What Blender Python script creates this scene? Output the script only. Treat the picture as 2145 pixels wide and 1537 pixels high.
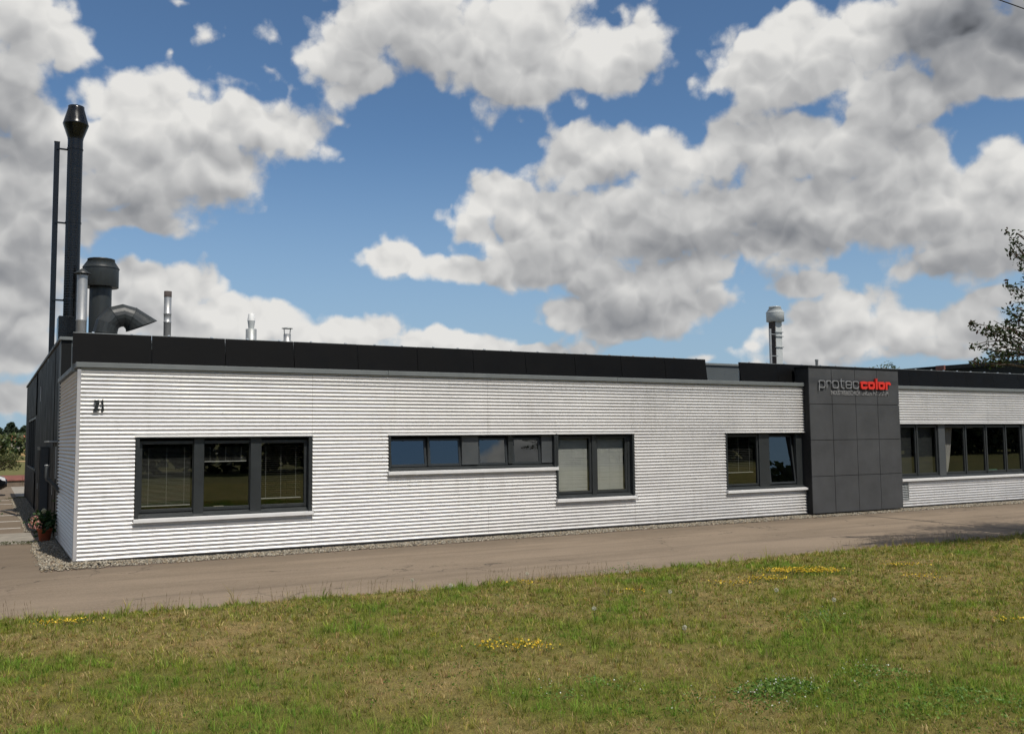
import bpy, bmesh, math, random
import numpy as np
from mathutils import Vector, Matrix

for _o in list(bpy.data.objects):
    bpy.data.objects.remove(_o)
scene = bpy.context.scene
COL = scene.collection
R = math.radians

# ------------------------------------------------------------------ camera
YAW, PITCH, ROLL = R(29.35983), R(4.41432), R(-0.56939)
CAM = Vector((-1.42622, -18.65227, 2.09973))
F_ = Vector((math.sin(YAW) * math.cos(PITCH), math.cos(YAW) * math.cos(PITCH), math.sin(PITCH)))
R_ = Vector((math.cos(YAW), -math.sin(YAW), 0.0))
U_ = R_.cross(F_)
R2 = math.cos(ROLL) * R_ + math.sin(ROLL) * U_
U2 = -math.sin(ROLL) * R_ + math.cos(ROLL) * U_
cd = bpy.data.cameras.new('camera')
cam = bpy.data.objects.new('camera', cd)
COL.objects.link(cam)
cam.matrix_world = Matrix(((R2.x, U2.x, -F_.x, CAM.x), (R2.y, U2.y, -F_.y, CAM.y),
                           (R2.z, U2.z, -F_.z, CAM.z), (0, 0, 0, 1)))
cd.sensor_fit = 'HORIZONTAL'
cd.sensor_width = 36.0
cd.lens = 36.0 * 1950.683 / 2145.0
cd.clip_start = 0.05
cd.clip_end = 6000.0
scene.camera = cam

# ------------------------------------------------------------------ sun and exposure
SUN = Vector((0.0946, -0.65, 1.0)).normalized()          # direction towards the sun
sl = bpy.data.lights.new('sun', 'SUN')
sl.energy = 4.2
sl.angle = R(0.53)
sl.color = (1.0, 0.94, 0.85)
so = bpy.data.objects.new('sun', sl)
COL.objects.link(so)
so.rotation_euler = SUN.to_track_quat('Z', 'Y').to_euler()
so.location = (0, -20, 40)
scene.view_settings.view_transform = 'Standard'
scene.view_settings.look = 'None'
scene.view_settings.gamma = 1.0
scene.view_settings.exposure = 0.0
scene.view_settings.use_curve_mapping = False

# ------------------------------------------------------------------ sky: physical blue with cumulus clouds
class NT:
    """small helper to write node trees"""
    def __init__(self, tree):
        self.t = tree
    def n(self, typ, **kw):
        nd = self.t.nodes.new(typ)
        for k, v in kw.items():
            setattr(nd, k, v)
        return nd
    def put(self, sock, v):
        if isinstance(v, bpy.types.NodeSocket):
            self.t.links.new(v, sock)
        elif v is not None:
            sock.default_value = v
    def math(self, op, a, b=None, c=None, clamp=False):
        nd = self.n('ShaderNodeMath', operation=op, use_clamp=clamp)
        for i, v in enumerate((a, b, c)):
            self.put(nd.inputs[i], v)
        return nd.outputs[0]
    def vec(self, op, a, b=None, scale=None):
        nd = self.n('ShaderNodeVectorMath', operation=op)
        self.put(nd.inputs[0], a)
        if b is not None:
            self.put(nd.inputs[1], b)
        if scale is not None:
            self.put(nd.inputs['Scale'], scale)
        return nd.outputs['Value'] if op in ('LENGTH', 'DOT_PRODUCT', 'DISTANCE') else nd.outputs[0]
    def noise(self, vec, scale, detail=4.0, rough=0.5, color=False, dist=0.0):
        nd = self.n('ShaderNodeTexNoise')
        if vec is not None:
            self.put(nd.inputs['Vector'], vec)
        nd.inputs['Scale'].default_value = scale
        nd.inputs['Detail'].default_value = detail
        nd.inputs['Roughness'].default_value = rough
        nd.inputs['Distortion'].default_value = dist
        return nd.outputs['Color' if color else 'Fac']
    def voro(self, vec, scale, detail=0.0, rough=0.5, feature='F1', out='Distance'):
        nd = self.n('ShaderNodeTexVoronoi', feature=feature)
        if vec is not None:
            self.put(nd.inputs['Vector'], vec)
        nd.inputs['Scale'].default_value = scale
        if 'Detail' in nd.inputs:
            nd.inputs['Detail'].default_value = detail
            nd.inputs['Roughness'].default_value = rough
        return nd.outputs[out]
    def rng(self, v, a, b, c=0.0, d=1.0, smooth=False):
        nd = self.n('ShaderNodeMapRange')
        nd.interpolation_type = 'SMOOTHSTEP' if smooth else 'LINEAR'
        self.put(nd.inputs[0], v)
        for i, x in zip((1, 2, 3, 4), (a, b, c, d)):
            self.put(nd.inputs[i], x)
        return nd.outputs[0]
    def mix(self, f, a, b, blend='MIX'):
        nd = self.n('ShaderNodeMix', data_type='RGBA', blend_type=blend)
        self.put(nd.inputs[0], f)
        for s, v in ((nd.inputs[6], a), (nd.inputs[7], b)):
            self.put(s, (*v, 1.0) if isinstance(v, tuple) and len(v) == 3 else v)
        return nd.outputs[2]
    def ramp(self, f, stops):
        nd = self.n('ShaderNodeValToRGB')
        self.put(nd.inputs[0], f)
        el = nd.color_ramp.elements
        while len(el) < len(stops):
            el.new(0.5)
        for e, (p, c) in zip(el, stops):
            e.position = p
            e.color = (*c, 1.0) if len(c) == 3 else c
        return nd.outputs[0]

# cumulus masses as azimuth, elevation, half width, half height (degrees), strength
CLOUDS = [
    (0.87,21.96,3.05,2.23,1),(2.81,21.08,1.7,1.45,1),(0.5,18.78,2.55,2.18,1),(3.67,16.73,5.12,2.78,1),
    (1.59,13.69,4.21,3.29,1),(8.2,18.02,4.96,2.07,1),(12.22,18.92,4.12,1.63,1),(15.3,18.22,2.4,1.67,1),
    (7.49,14.8,4.64,2.24,1),(11.99,15.97,3,2.02,1),(7.27,12.79,2.31,0.85,1),(19.6,22.85,3.52,2.22,1),
    (23.16,24.3,5.67,3.36,1),(29.18,23.33,5.73,3.28,1),(34.31,22.95,5.09,2.23,1),(37.61,23.69,2.82,1.94,1),
    (30.96,20.91,2.71,1.08,1),(20.19,21.3,2.35,0.93,0.9),(10.78,23.15,1.5,1.37,0.5),(14.39,23.52,1.98,0.96,0.5),
    (13.85,21.67,1.68,0.78,0.5),(8.52,21.76,0.63,0.65,0.5),(9.93,24.91,1.62,0.49,0.6),
    (18.44,19.56,1.45,0.48,0.45),(8.95,20.21,1.06,0.46,0.4),(42.21,20.6,2.29,1.19,0.8),(45.07,21.38,3.35,1.81,1),
    (48.97,22.32,3.76,2.13,1),(47.8,20.3,5.42,1.42,1),(53.92,21.95,4.75,2.42,1.1),(56.8,20.47,3.81,2.64,1.1),
    (53.78,18.99,2.75,1.13,0.9),(57.41,18.41,1.88,0.85,0.9),(29.1,15.11,2.39,1.13,0.9),(33.31,17.01,2.68,1.95,1),
    (36.29,17.73,2.07,1.24,0.9),(38.91,16.5,4.36,2.35,1),(43.81,16.98,3.65,2.17,1),(47.68,16.9,3.78,2.26,1),
    (51.42,17.52,2.32,2.06,1),(52.63,15.81,2.53,2.46,1),(31.76,13.65,6.52,2,1),(39.13,13.4,8.06,2.4,1),
    (47.55,13.4,6.45,2.72,1),(52.27,13.23,3.29,2.64,1),(22.25,11.08,1.9,0.92,0.8),(26.68,10.68,4.44,0.99,0.9),
    (31.72,10.48,5.91,1.45,1),(37.01,9.77,4.94,2.02,1),(36.68,8.05,5.52,1.45,1.1),(40.49,10.21,2.57,1.43,0.8),
    (37.53,6.57,4.62,0.64,0.7),(32.86,7.11,1.77,0.53,0.6),(57.64,13.37,2.32,1.89,1),(55.68,11.81,3.59,2.33,1),
    (56.53,9.64,4.46,1.35,1.1),(58.04,12.05,2.07,2.78,1),(45.27,10.39,1.65,0.61,0.6),(47.4,9,2.41,1.05,0.9),
    (49.49,7.91,2.35,1.15,0.9),(48.41,7.28,3.43,1.11,0.9),(51.98,5.99,5.03,1.35,0.8),(47.26,4.82,4,0.98,0.7),
    (57.14,7.51,1.39,0.65,0.8),(55.89,5.76,3.07,1.18,0.8),(8.36,9.49,1.55,1.14,1),(9.94,9.01,1.58,1.51,1),
    (7.37,7.81,3.31,1.63,1),(10.77,6.83,2.92,1.25,1),(14.01,7.34,3.02,1.19,1),(16.24,6.67,2.52,1.03,1),
    (19.08,6.42,2.57,0.87,1),(21.67,6.73,1.89,0.93,1),(24.3,6.16,2.93,0.88,1),(27.53,5.91,2.36,0.76,0.9),
    (29.89,5.6,2.36,0.53,0.8),(34.01,5.92,2.05,0.59,0.6),(0.75,10.55,1.84,1.58,1),(1.72,9.08,1.86,1.55,1),
    (0.84,7.21,2.74,1.55,1),(1.85,4.14,2.55,0.83,0.7),(0.97,2.82,2.05,0.77,0.7),(41.21,4.79,1.27,0.34,0.6),
    (44.28,5.07,1.65,0.71,0.6),(43.43,4.1,2.49,0.51,0.5),(1.64,11.91,2.81,1.53,0.8),(2.64,9.67,1.9,1.3,0.9),
    (1.14,4.9,2.75,1.16,0.85),(1.89,2.58,2.78,1.04,0.8),(34.71,12.15,7.63,1.29,1),(44.76,11.68,4.14,1.11,0.9),
    (27.29,13.13,2.08,1.15,0.9),(54.78,13.47,1.95,1.55,0.9),(31.07,5.38,2.06,0.47,0.9),(25.47,5.81,2.64,0.76,1),
    (48.89,5.87,4.19,1.11,0.9),(53.91,4.54,2.92,0.8,0.9),(45.95,6,1.63,1.12,0.8),(17.34,10.92,0.74,0.4,0.5),
    (25.27,14.69,0.71,0.45,0.5),(27.23,4.68,8.76,0.59,0.5),
]

world = bpy.data.worlds.new('World')
scene.world = world
world.use_nodes = True
wt = world.node_tree
wt.nodes.clear()
t = NT(wt)
tc = t.n('ShaderNodeTexCoord')
dirv = t.vec('NORMALIZE', tc.outputs['Generated'])
t_world = t
SKY_STRENGTH = 0.10
def blue(t, k):
    sky = t.n('ShaderNodeTexSky', sky_type='NISHITA')
    sky.sun_disc = False
    sky.sun_elevation = math.asin(SUN.z)
    sky.sun_rotation = math.atan2(SUN.x, SUN.y)
    sky.altitude = 1500.0
    sky.air_density = 1.0
    sky.dust_density = 0.0
    sky.ozone_density = 3.0
    tg = t.n('ShaderNodeTexCoord')
    sz = t.n('ShaderNodeSeparateXYZ')
    t.put(sz.inputs[0], tg.outputs['Generated'])
    col = t.mix(1.0, sky.outputs[0], (0.86, 1.0, 1.04), 'MULTIPLY')
    col = t.mix(t.rng(sz.outputs[2], 0.0, 0.34, 0.9, 0.0, True), col, (3.1, 4.35, 5.6))   # paler blue towards the horizon
    bg = t.n('ShaderNodeBackground')
    t.put(bg.inputs[0], col)
    bg.inputs[1].default_value = SKY_STRENGTH + k * 1e-7
    return bg.outputs[0]

THICK = [(57.5, 22.2, 7.5, 5.0, 0.85), (1.0, 17.5, 4.0, 3.4, 0.22), (42.5, 12.2, 10.0, 1.9, 0.27), (36.2, 7.4, 4.5, 1.4, 0.27), (56.0, 8.8, 5.0, 1.6, 0.25), (6.5, 13.2, 4.0, 1.3, 0.2), (24.0, 20.5, 5.0, 1.6, 0.14), (0.5, 9.0, 3.5, 1.6, 0.15)]

def cloud_sector(k, blobs):
    """blue sky with the clouds of one sector of the horizon; blobs = the masses that stand in it"""
    g = bpy.data.node_groups.new('cloud_cell', 'ShaderNodeTree')
    g.interface.new_socket('Dir', in_out='INPUT', socket_type='NodeSocketVector')
    g.interface.new_socket('Sky', in_out='OUTPUT', socket_type='NodeSocketShader')
    top = t_world
    t = NT(g)
    gi = t.n('NodeGroupInput')
    go = t.n('NodeGroupOutput')
    d = t.vec('ADD', gi.outputs[0], (0.0, 0.0, (k + 1) * 2e-7))        # keeps each sector's nodes its own
    sp = t.n('ShaderNodeSeparateXYZ')
    t.put(sp.inputs[0], d)
    el = t.math('MULTIPLY', t.math('ARCSINE', sp.outputs[2]), 57.29578)
    az = t.math('MULTIPLY', t.math('ARCTAN2', sp.outputs[0], sp.outputs[1]), 57.29578)
    w2 = t.vec('SUBTRACT', t.noise(d, 26.0, 2.0, 0.55, color=True), (0.5, 0.5, 0.5))
    oth = t.math('MULTIPLY', t.math('SUBTRACT', t.noise(t.vec('ADD', t.vec('MULTIPLY', d, (1, 1, 2.2)), (3.7, 1.2, 0.5)), 3.1, 3.0, 0.55), 0.44), 4.2)
    if blobs:
        w1 = t.vec('SUBTRACT', t.noise(d, 9.0, 1.0, 0.5, color=True), (0.5, 0.5, 0.5))
        cb = t.n('ShaderNodeCombineXYZ')
        t.put(cb.inputs[0], az)
        t.put(cb.inputs[1], el)
        amt = t.rng(el, 0.0, 25.0, 1.2, 4.2)                  # far clouds near the horizon are small
        p = t.vec('ADD', cb.outputs[0], t.vec('SCALE', w1, scale=amt))
        p = t.vec('ADD', p, t.vec('SCALE', w2, scale=t.math('MULTIPLY', amt, 0.5)))
        wa = t.math('MAXIMUM', t.math('ABSOLUTE', t.math('DIVIDE', t.math('SUBTRACT', az, 29.5), 33.0)),
                    t.math('DIVIDE', t.math('SUBTRACT', el, 4.0), 24.0))
        win = t.rng(wa, 0.96, 1.25, 0.0, 1.0, True)
    def field(dx, de):
        if not blobs:
            return t.math('ADD', oth, -0.02 * de)
        q = p if not (dx or de) else t.vec('ADD', p, (dx, de, 0))
        f = None
        for (ca, ce, ra, re, w) in blobs:
            s = 1.0 / (1.17 if w >= 0.8 else 2.1)
            nd = t.n('ShaderNodeVectorMath', operation='MULTIPLY_ADD')
            t.put(nd.inputs[0], q)
            nd.inputs[1].default_value = (s / ra, s / re, 0)
            nd.inputs[2].default_value = (-ca * s / ra, -ce * s / re, 0)
            v = t.vec('LENGTH', nd.outputs[0])
            if w < 0.8:
                v = t.math('ADD', v, 0.42 + (1.0 - w) * 0.7)             # thin, torn shreds
            f = v if f is None else t.math('SMOOTH_MIN', f, v, 0.35)
        f = t.math('SUBTRACT', 1.20, t.math('MINIMUM', f, 2.0))
        mx = t.n('ShaderNodeMix', data_type='FLOAT')
        t.put(mx.inputs[0], win)
        t.put(mx.inputs[2], f)
        t.put(mx.inputs[3], oth)
        return mx.outputs[0]
    n1 = t.math('SUBTRACT', t.noise(d, 13.0, 5.0, 0.54), 0.5)
    dw = t.vec('ADD', d, t.vec('SCALE', w2, scale=0.035))
    vv = t.math('SUBTRACT', 0.45, t.voro(dw, 24.0, 1.0, 0.5))
    n3 = t.math('SUBTRACT', t.noise(t.vec('ADD', d, (0.3, 0.1, 0.7)), 50.0, 5.0, 0.60), 0.5)
    d0 = t.math('ADD', t.math('ADD', field(0, 0), t.math('MULTIPLY', n1, 1.15)), t.math('MULTIPLY', vv, 0.62))
    d0 = t.math('ADD', d0, t.math('MULTIPLY', n3, 0.46))
    alpha = t.rng(d0, -0.03, 0.36, 0.0, 1.0, True)
    # shading: how much cloud lies above (towards the sun), and the relief of the billows
    n2 = t.math('SUBTRACT', t.noise(t.vec('ADD', d, (0.004, 0.0, 0.022)), 13.0, 3.0, 0.5), 0.5)
    vv2 = t.math('SUBTRACT', 0.45, t.voro(t.vec('ADD', dw, (0.004, 0.0, 0.013)), 24.0, 1.0, 0.5))
    d2 = t.math('ADD', t.math('ADD', field(0.4, 2.1), t.math('MULTIPLY', n2, 0.40)), t.math('MULTIPLY', vv2, 0.32))
    d3 = t.math('ADD', field(0.5, 5.5), t.math('MULTIPLY', n2, 0.5))
    lit = t.math('SUBTRACT', 1.0, t.math('MULTIPLY', t.rng(d2, -0.25, 1.05, 0.0, 1.0, True), 0.44))
    lit = t.math('SUBTRACT', lit, t.math('MULTIPLY', t.rng(d3, -0.2, 1.0, 0.0, 1.0, True), 0.15))
    rel = t.math('ADD', t.math('MULTIPLY', t.math('SUBTRACT', vv, vv2), 0.40), t.math('MULTIPLY', t.math('SUBTRACT', n1, n2), 0.20))
    rel = t.math('MINIMUM', t.math('MAXIMUM', rel, -0.20), 0.22)
    lit = t.math('ADD', t.math('ADD', lit, rel), t.math('MULTIPLY', n3, 0.12))
    for (ca, ce, ra, re, am) in (THICK if blobs else ()):           # the thickest masses, grey right through
        nd = t.n('ShaderNodeVectorMath', operation='MULTIPLY_ADD')
        t.put(nd.inputs[0], p)
        nd.inputs[1].default_value = (1 / ra, 1 / re, 0)
        nd.inputs[2].default_value = (-ca / ra, -ce / re, 0)
        lit = t.math('SUBTRACT', lit, t.rng(t.vec('LENGTH', nd.outputs[0]), 1.0, 0.15, 0.0, am, True))
    ccol = t.ramp(t.rng(lit, -0.3, 1.0), [(0.0, (0.085, 0.092, 0.105)), (0.23, (0.22, 0.23, 0.25)), (0.50, (0.37, 0.375, 0.385)), (0.77, (0.58, 0.58, 0.575)), (1.0, (0.78, 0.77, 0.745))])
    bg2 = t.n('ShaderNodeBackground')
    t.put(bg2.inputs[0], ccol)
    ms = t.n('ShaderNodeMixShader')
    t.put(ms.inputs[0], alpha)
    t.put(ms.inputs[1], blue(t, k + 1))
    t.put(ms.inputs[2], bg2.outputs[0])
    t.put(go.inputs[0], ms.outputs[0])
    inst = top.n('ShaderNodeGroup', node_tree=g)
    top.put(inst.inputs[0], dirv)
    return inst.outputs[0]

sepd = t.n('ShaderNodeSeparateXYZ')
t.put(sepd.inputs[0], dirv)
az0 = t.math('MULTIPLY', t.math('ARCTAN2', sepd.outputs[0], sepd.outputs[1]), 57.29578)
EDGES = [-14.0, 6.0, 12.0, 19.0, 26.0, 33.0, 39.0, 45.0, 74.0]
ROWS = [-2.0, 9.5, 90.0]
el0 = t.math('MULTIPLY', t.math('ARCSINE', sepd.outputs[2]), 57.29578)

def cell_tree(i, j, a, b):
    """cells of the sky joined pairwise, so that a ray only works out the clouds near it"""
    nd = None
    if j - i == 1 and b - a == 1:
        near = [c for c in CLOUDS if c[0] + c[2] * 1.4 + 2.6 > EDGES[i] and c[0] - c[2] * 1.4 - 2.6 < EDGES[j]
                and c[1] + c[3] * 1.4 + 2.4 > ROWS[a] and c[1] - c[3] * 1.4 - 8.0 < ROWS[b]]
        return cloud_sector(i * 10 + a + 1, near or CLOUDS[:1])
    nd = t.n('ShaderNodeMixShader')
    if j - i > 1:
        m = (i + j) // 2
        t.put(nd.inputs[0], t.math('GREATER_THAN', az0, EDGES[m]))
        t.put(nd.inputs[1], cell_tree(i, m, a, b))
        t.put(nd.inputs[2], cell_tree(m, j, a, b))
    else:
        m = (a + b) // 2
        t.put(nd.inputs[0], t.math('GREATER_THAN', el0, ROWS[m]))
        t.put(nd.inputs[1], cell_tree(i, j, a, m))
        t.put(nd.inputs[2], cell_tree(i, j, m, b))
    return nd.outputs[0]

am = t.n('ShaderNodeMixShader')
t.put(am.inputs[0], t.math('MULTIPLY', t.math('GREATER_THAN', az0, EDGES[0]), t.math('LESS_THAN', az0, EDGES[-1])))
t.put(am.inputs[1], cloud_sector(0, []))
t.put(am.inputs[2], cell_tree(0, len(EDGES) - 1, 0, len(ROWS) - 1))
acc = am.outputs[0]
gm = t.n('ShaderNodeMixShader')                       # no clouds below the horizon
t.put(gm.inputs[0], t.math('GREATER_THAN', sepd.outputs[2], -0.01))
t.put(gm.inputs[1], blue(t, 0))
t.put(gm.inputs[2], acc)
wo = t.n('ShaderNodeOutputWorld')
t.put(wo.inputs[0], gm.outputs[0])
world.cycles.sampling_method = 'MANUAL'
world.cycles.sample_map_resolution = 512
scene.cycles.adaptive_min_samples = 10
scene.cycles.adaptive_threshold = 0.012
scene.cycles.max_bounces = 8
scene.cycles.diffuse_bounces = 2
scene.cycles.glossy_bounces = 4
scene.cycles.transparent_max_bounces = 12
scene.cycles.sample_clamp_indirect = 6.0

# ================================================================== helpers
rng = np.random.default_rng(11)
random.seed(5)

def tag(o, label=None, cat=None, group=None, kind=None):
    for k, v in (('label', label), ('category', cat), ('group', group), ('kind', kind)):
        if v:
            o[k] = v
    return o

def wloc(o):
    v = Vector((0, 0, 0))
    while o is not None:
        v = v + o.location
        o = o.parent
    return v

def empty(name, loc, label=None, cat=None, group=None):
    o = bpy.data.objects.new(name, None)
    o.empty_display_size = 0.2
    o.location = loc
    COL.objects.link(o)
    return tag(o, label, cat, group)

def link_mesh(name, me, parent=None, loc=None):
    o = bpy.data.objects.new(name, me)
    COL.objects.link(o)
    if parent is not None:
        o.parent = parent
        base = wloc(parent)
        o.location = (Vector(loc) - base) if loc is not None else -base
    elif loc is not None:
        o.location = loc
    return o

class MB:
    """collects shapes in world coordinates and links them as ONE mesh object"""
    def __init__(self):
        self.v, self.f, self.sm = [], [], []
    def add(self, verts, faces, smooth=False):
        n = len(self.v)
        self.v += [tuple(p) for p in verts]
        self.f += [tuple(i + n for i in f) for f in faces]
        self.sm += [smooth] * len(faces)
        return self
    def box(self, x0, x1, y0, y1, z0, z1, b=0.0):
        if b <= 0:
            p = [(x, y, z) for z in (z0, z1) for y in (y0, y1) for x in (x0, x1)]
            return self.add(p, [(0, 2, 3, 1), (4, 5, 7, 6), (0, 1, 5, 4), (2, 6, 7, 3), (0, 4, 6, 2), (1, 3, 7, 5)])
        bm = bmesh.new()
        r = bmesh.ops.create_cube(bm, size=1.0)
        for w in bm.verts:
            w.co = (x0 + (w.co.x + .5) * (x1 - x0), y0 + (w.co.y + .5) * (y1 - y0), z0 + (w.co.z + .5) * (z1 - z0))
        bmesh.ops.bevel(bm, geom=list(bm.edges), offset=b, segments=1, affect='EDGES', profile=0.5)
        self.add([w.co[:] for w in bm.verts], [[w.index for w in f.verts] for f in bm.faces])
        bm.free()
        return self
    def poly(self, pts):
        return self.add(pts, [tuple(range(len(pts)))])
    def prism(self, pts, vec):
        """closed prism: polygon pts swept along vec"""
        n = len(pts)
        q = [Vector(p) + Vector(vec) for p in pts]
        fs = [tuple(range(n))[::-1], tuple(range(n, 2 * n))]
        fs += [(i, (i + 1) % n, n + (i + 1) % n, n + i) for i in range(n)]
        return self.add(list(pts) + q, fs)
    def tube(self, pts, rad, n=10, caps=True, smooth=True):
        pts = [Vector(p) for p in pts]
        if not isinstance(rad, (list, tuple)):
            rad = [rad] * len(pts)
        vs = []
        prev = None
        for i, p in enumerate(pts):
            if i == 0:
                d = pts[1] - p
            elif i == len(pts) - 1:
                d = p - pts[i - 1]
            else:
                d = (pts[i + 1] - p).normalized() + (p - pts[i - 1]).normalized()
            d.normalize()
            if prev is None:
                a = Vector((1, 0, 0)) if abs(d.x) < 0.9 else Vector((0, 1, 0))
            else:
                a = prev
            u = (a - d * a.dot(d)).normalized()
            w = d.cross(u)
            prev = u
            k = 1.0
            if 0 < i < len(pts) - 1:
                c = max(0.3, (pts[i + 1] - p).normalized().dot(d))
                k = 1.0 / c if n > 6 else 1.0
                k = min(k, 1.35)
            for j in range(n):
                t = 2 * math.pi * j / n
                vs.append(p + (u * math.cos(t) + w * math.sin(t)) * rad[i])
        fs = []
        for i in range(len(pts) - 1):
            for j in range(n):
                a, b = i * n + j, i * n + (j + 1) % n
                fs.append((a, b, b + n, a + n))
        self.add(vs, fs, smooth)
        if caps:
            m = len(pts) - 1
            self.add(vs[:n], [tuple(range(n))[::-1]])
            self.add(vs[m * n:], [tuple(range(n))])
        return self
    def lathe(self, c, prof, n=24, smooth=False, cap=True):
        """prof = [(radius, z)] about the vertical through c"""
        vs = [(c[0] + r * math.cos(2 * math.pi * j / n), c[1] + r * math.sin(2 * math.pi * j / n), c[2] + z)
              for r, z in prof for j in range(n)]
        fs = [(i * n + j, i * n + (j + 1) % n, (i + 1) * n + (j + 1) % n, (i + 1) * n + j)
              for i in range(len(prof) - 1) for j in range(n)]
        self.add(vs, fs, True)
        if cap:
            m = len(prof) - 1
            self.add(vs[:n], [tuple(range(n))[::-1]])
            self.add(vs[m * n:], [tuple(range(n))])
        return self
    def mesh(self, name, mat):
        me = bpy.data.meshes.new(name)
        me.from_pydata(self.v, [], self.f)
        me.polygons.foreach_set('use_smooth', self.sm)
        if mat:
            me.materials.append(mat)
        me.update()
        return me
    def build(self, name, mat, parent=None, origin=None):
        if origin is None and parent is not None:
            origin = wloc(parent)
        if origin is not None:
            o = Vector(origin)
            self.v = [tuple(Vector(p) - o) for p in self.v]
        ob = link_mesh(name, self.mesh(name, mat), parent, origin)
        return ob

def np_mesh(name, verts, faces, mat, colors=None, smooth=False, parent=None):
    """fast mesh from arrays; faces all have the same number of corners; colors per vertex (rgb)"""
    me = bpy.data.meshes.new(name)
    nv, nf, k = len(verts), len(faces), faces.shape[1]
    me.vertices.add(nv)
    me.vertices.foreach_set('co', np.ascontiguousarray(verts, dtype=np.float32).ravel())
    me.loops.add(nf * k)
    me.polygons.add(nf)
    me.loops.foreach_set('vertex_index', np.ascontiguousarray(faces, dtype=np.int32).ravel())
    me.polygons.foreach_set('loop_start', np.arange(0, nf * k, k, dtype=np.int32))
    me.polygons.foreach_set('loop_total', np.full(nf, k, dtype=np.int32))
    me.polygons.foreach_set('use_smooth', np.full(nf, smooth))
    if colors is not None:
        at = me.color_attributes.new('tint', 'FLOAT_COLOR', 'POINT')
        c = np.ones((nv, 4), dtype=np.float32)
        c[:, :3] = colors
        at.data.foreach_set('color', c.ravel())
    me.materials.append(mat)
    me.update(calc_edges=True)
    me.validate()
    return link_mesh(name, me, parent)

# ------------------------------------------------------------------ materials
def material(name):
    m = bpy.data.materials.new(name)
    m.use_nodes = True
    m.node_tree.nodes.clear()
    t = NT(m.node_tree)
    out = t.n('ShaderNodeOutputMaterial')
    return m, t, out

def pbr(name, col, rough=0.5, metal=0.0, spec=0.5, var=0.12, vscale=6.0, bump=0.0, bscale=40.0, detail=5.0, coord='Object', stretch=None, rvar=0.08):
    """painted or coated surface with uneven colour and gloss"""
    m, t, out = material(name)
    b = t.n('ShaderNodeBsdfPrincipled')
    tcn = t.n('ShaderNodeTexCoord')
    v = tcn.outputs[coord]
    if stretch:
        v = t.vec('MULTIPLY', v, stretch)
    n = t.noise(v, vscale, detail, 0.6)
    lo = tuple(c * (1 - var) for c in col)
    hi = tuple(min(1.0, c * (1 + var)) for c in col)
    t.put(b.inputs['Base Color'], t.mix(t.rng(n, 0.3, 0.7), lo, hi))
    t.put(b.inputs['Roughness'], t.rng(t.noise(v, vscale * 2.3, 4.0, 0.6), 0.3, 0.7, max(0.02, rough - rvar), min(1.0, rough + rvar)))
    b.inputs['Metallic'].default_value = metal
    b.inputs['Specular IOR Level'].default_value = spec
    if bump > 0:
        bp = t.n('ShaderNodeBump')
        bp.inputs['Strength'].default_value = 1.0
        bp.inputs['Distance'].default_value = bump
        t.put(bp.inputs['Height'], t.noise(v, bscale, 6.0, 0.6))
        t.put(b.inputs['Normal'], bp.outputs[0])
    t.put(out.inputs[0], b.outputs[0])
    return m

def leaf_material(name, transl=0.35, rough=0.55, spec=0.3):
    m, t, out = material(name)
    at = t.n('ShaderNodeAttribute', attribute_name='tint')
    b = t.n('ShaderNodeBsdfPrincipled')
    t.put(b.inputs['Base Color'], at.outputs[0])
    b.inputs['Roughness'].default_value = rough
    b.inputs['Specular IOR Level'].default_value = spec
    tr = t.n('ShaderNodeBsdfTranslucent')
    t.put(tr.inputs[0], t.mix(1.0, at.outputs[0], (1.15, 1.25, 0.7), 'MULTIPLY'))
    ms = t.n('ShaderNodeMixShader')
    ms.inputs[0].default_value = transl
    t.put(ms.inputs[1], b.outputs[0])
    t.put(ms.inputs[2], tr.outputs[0])
    t.put(out.inputs[0], ms.outputs[0])
    return m

def tint_material(name, rough=0.9, spec=0.2):
    m, t, out = material(name)
    at = t.n('ShaderNodeAttribute', attribute_name='tint')
    b = t.n('ShaderNodeBsdfPrincipled')
    t.put(b.inputs['Base Color'], at.outputs[0])
    b.inputs['Roughness'].default_value = rough
    b.inputs['Specular IOR Level'].default_value = spec
    t.put(out.inputs[0], b.outputs[0])
    return m

def glass_material(name, tint=(0.59, 0.595, 0.585), boost=1.45, rough=0.004):
    m, t, out = material(name)
    tr = t.n('ShaderNodeBsdfTransparent')
    tr.inputs[0].default_value = (*tint, 1)
    gl = t.n('ShaderNodeBsdfGlossy')
    gl.inputs['Color'].default_value = (0.95, 0.97, 0.96, 1)
    gl.inputs['Roughness'].default_value = rough
    tcn = t.n('ShaderNodeTexCoord')
    bp = t.n('ShaderNodeBump')
    bp.inputs['Distance'].default_value = 0.002
    bp.inputs['Strength'].default_value = 0.25
    t.put(bp.inputs['Height'], t.noise(tcn.outputs['Object'], 1.6, 2.0, 0.5))
    t.put(gl.inputs['Normal'], bp.outputs[0])
    # reflectance of a thin double pane, the same from either side
    ge = t.n('ShaderNodeNewGeometry')
    c = t.math('ABSOLUTE', t.vec('DOT_PRODUCT', ge.outputs['Normal'], ge.outputs['Incoming']))
    sch = t.math('POWER', t.math('SUBTRACT', 1.0, c, clamp=True), 5.0)
    ms = t.n('ShaderNodeMixShader')
    t.put(ms.inputs[0], t.math('ADD', t.math('MULTIPLY', sch, 0.9), 0.085 * boost, clamp=True))
    t.put(ms.inputs[1], tr.outputs[0])
    t.put(ms.inputs[2], gl.outputs[0])
    t.put(out.inputs[0], ms.outputs[0])
    return m

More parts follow.
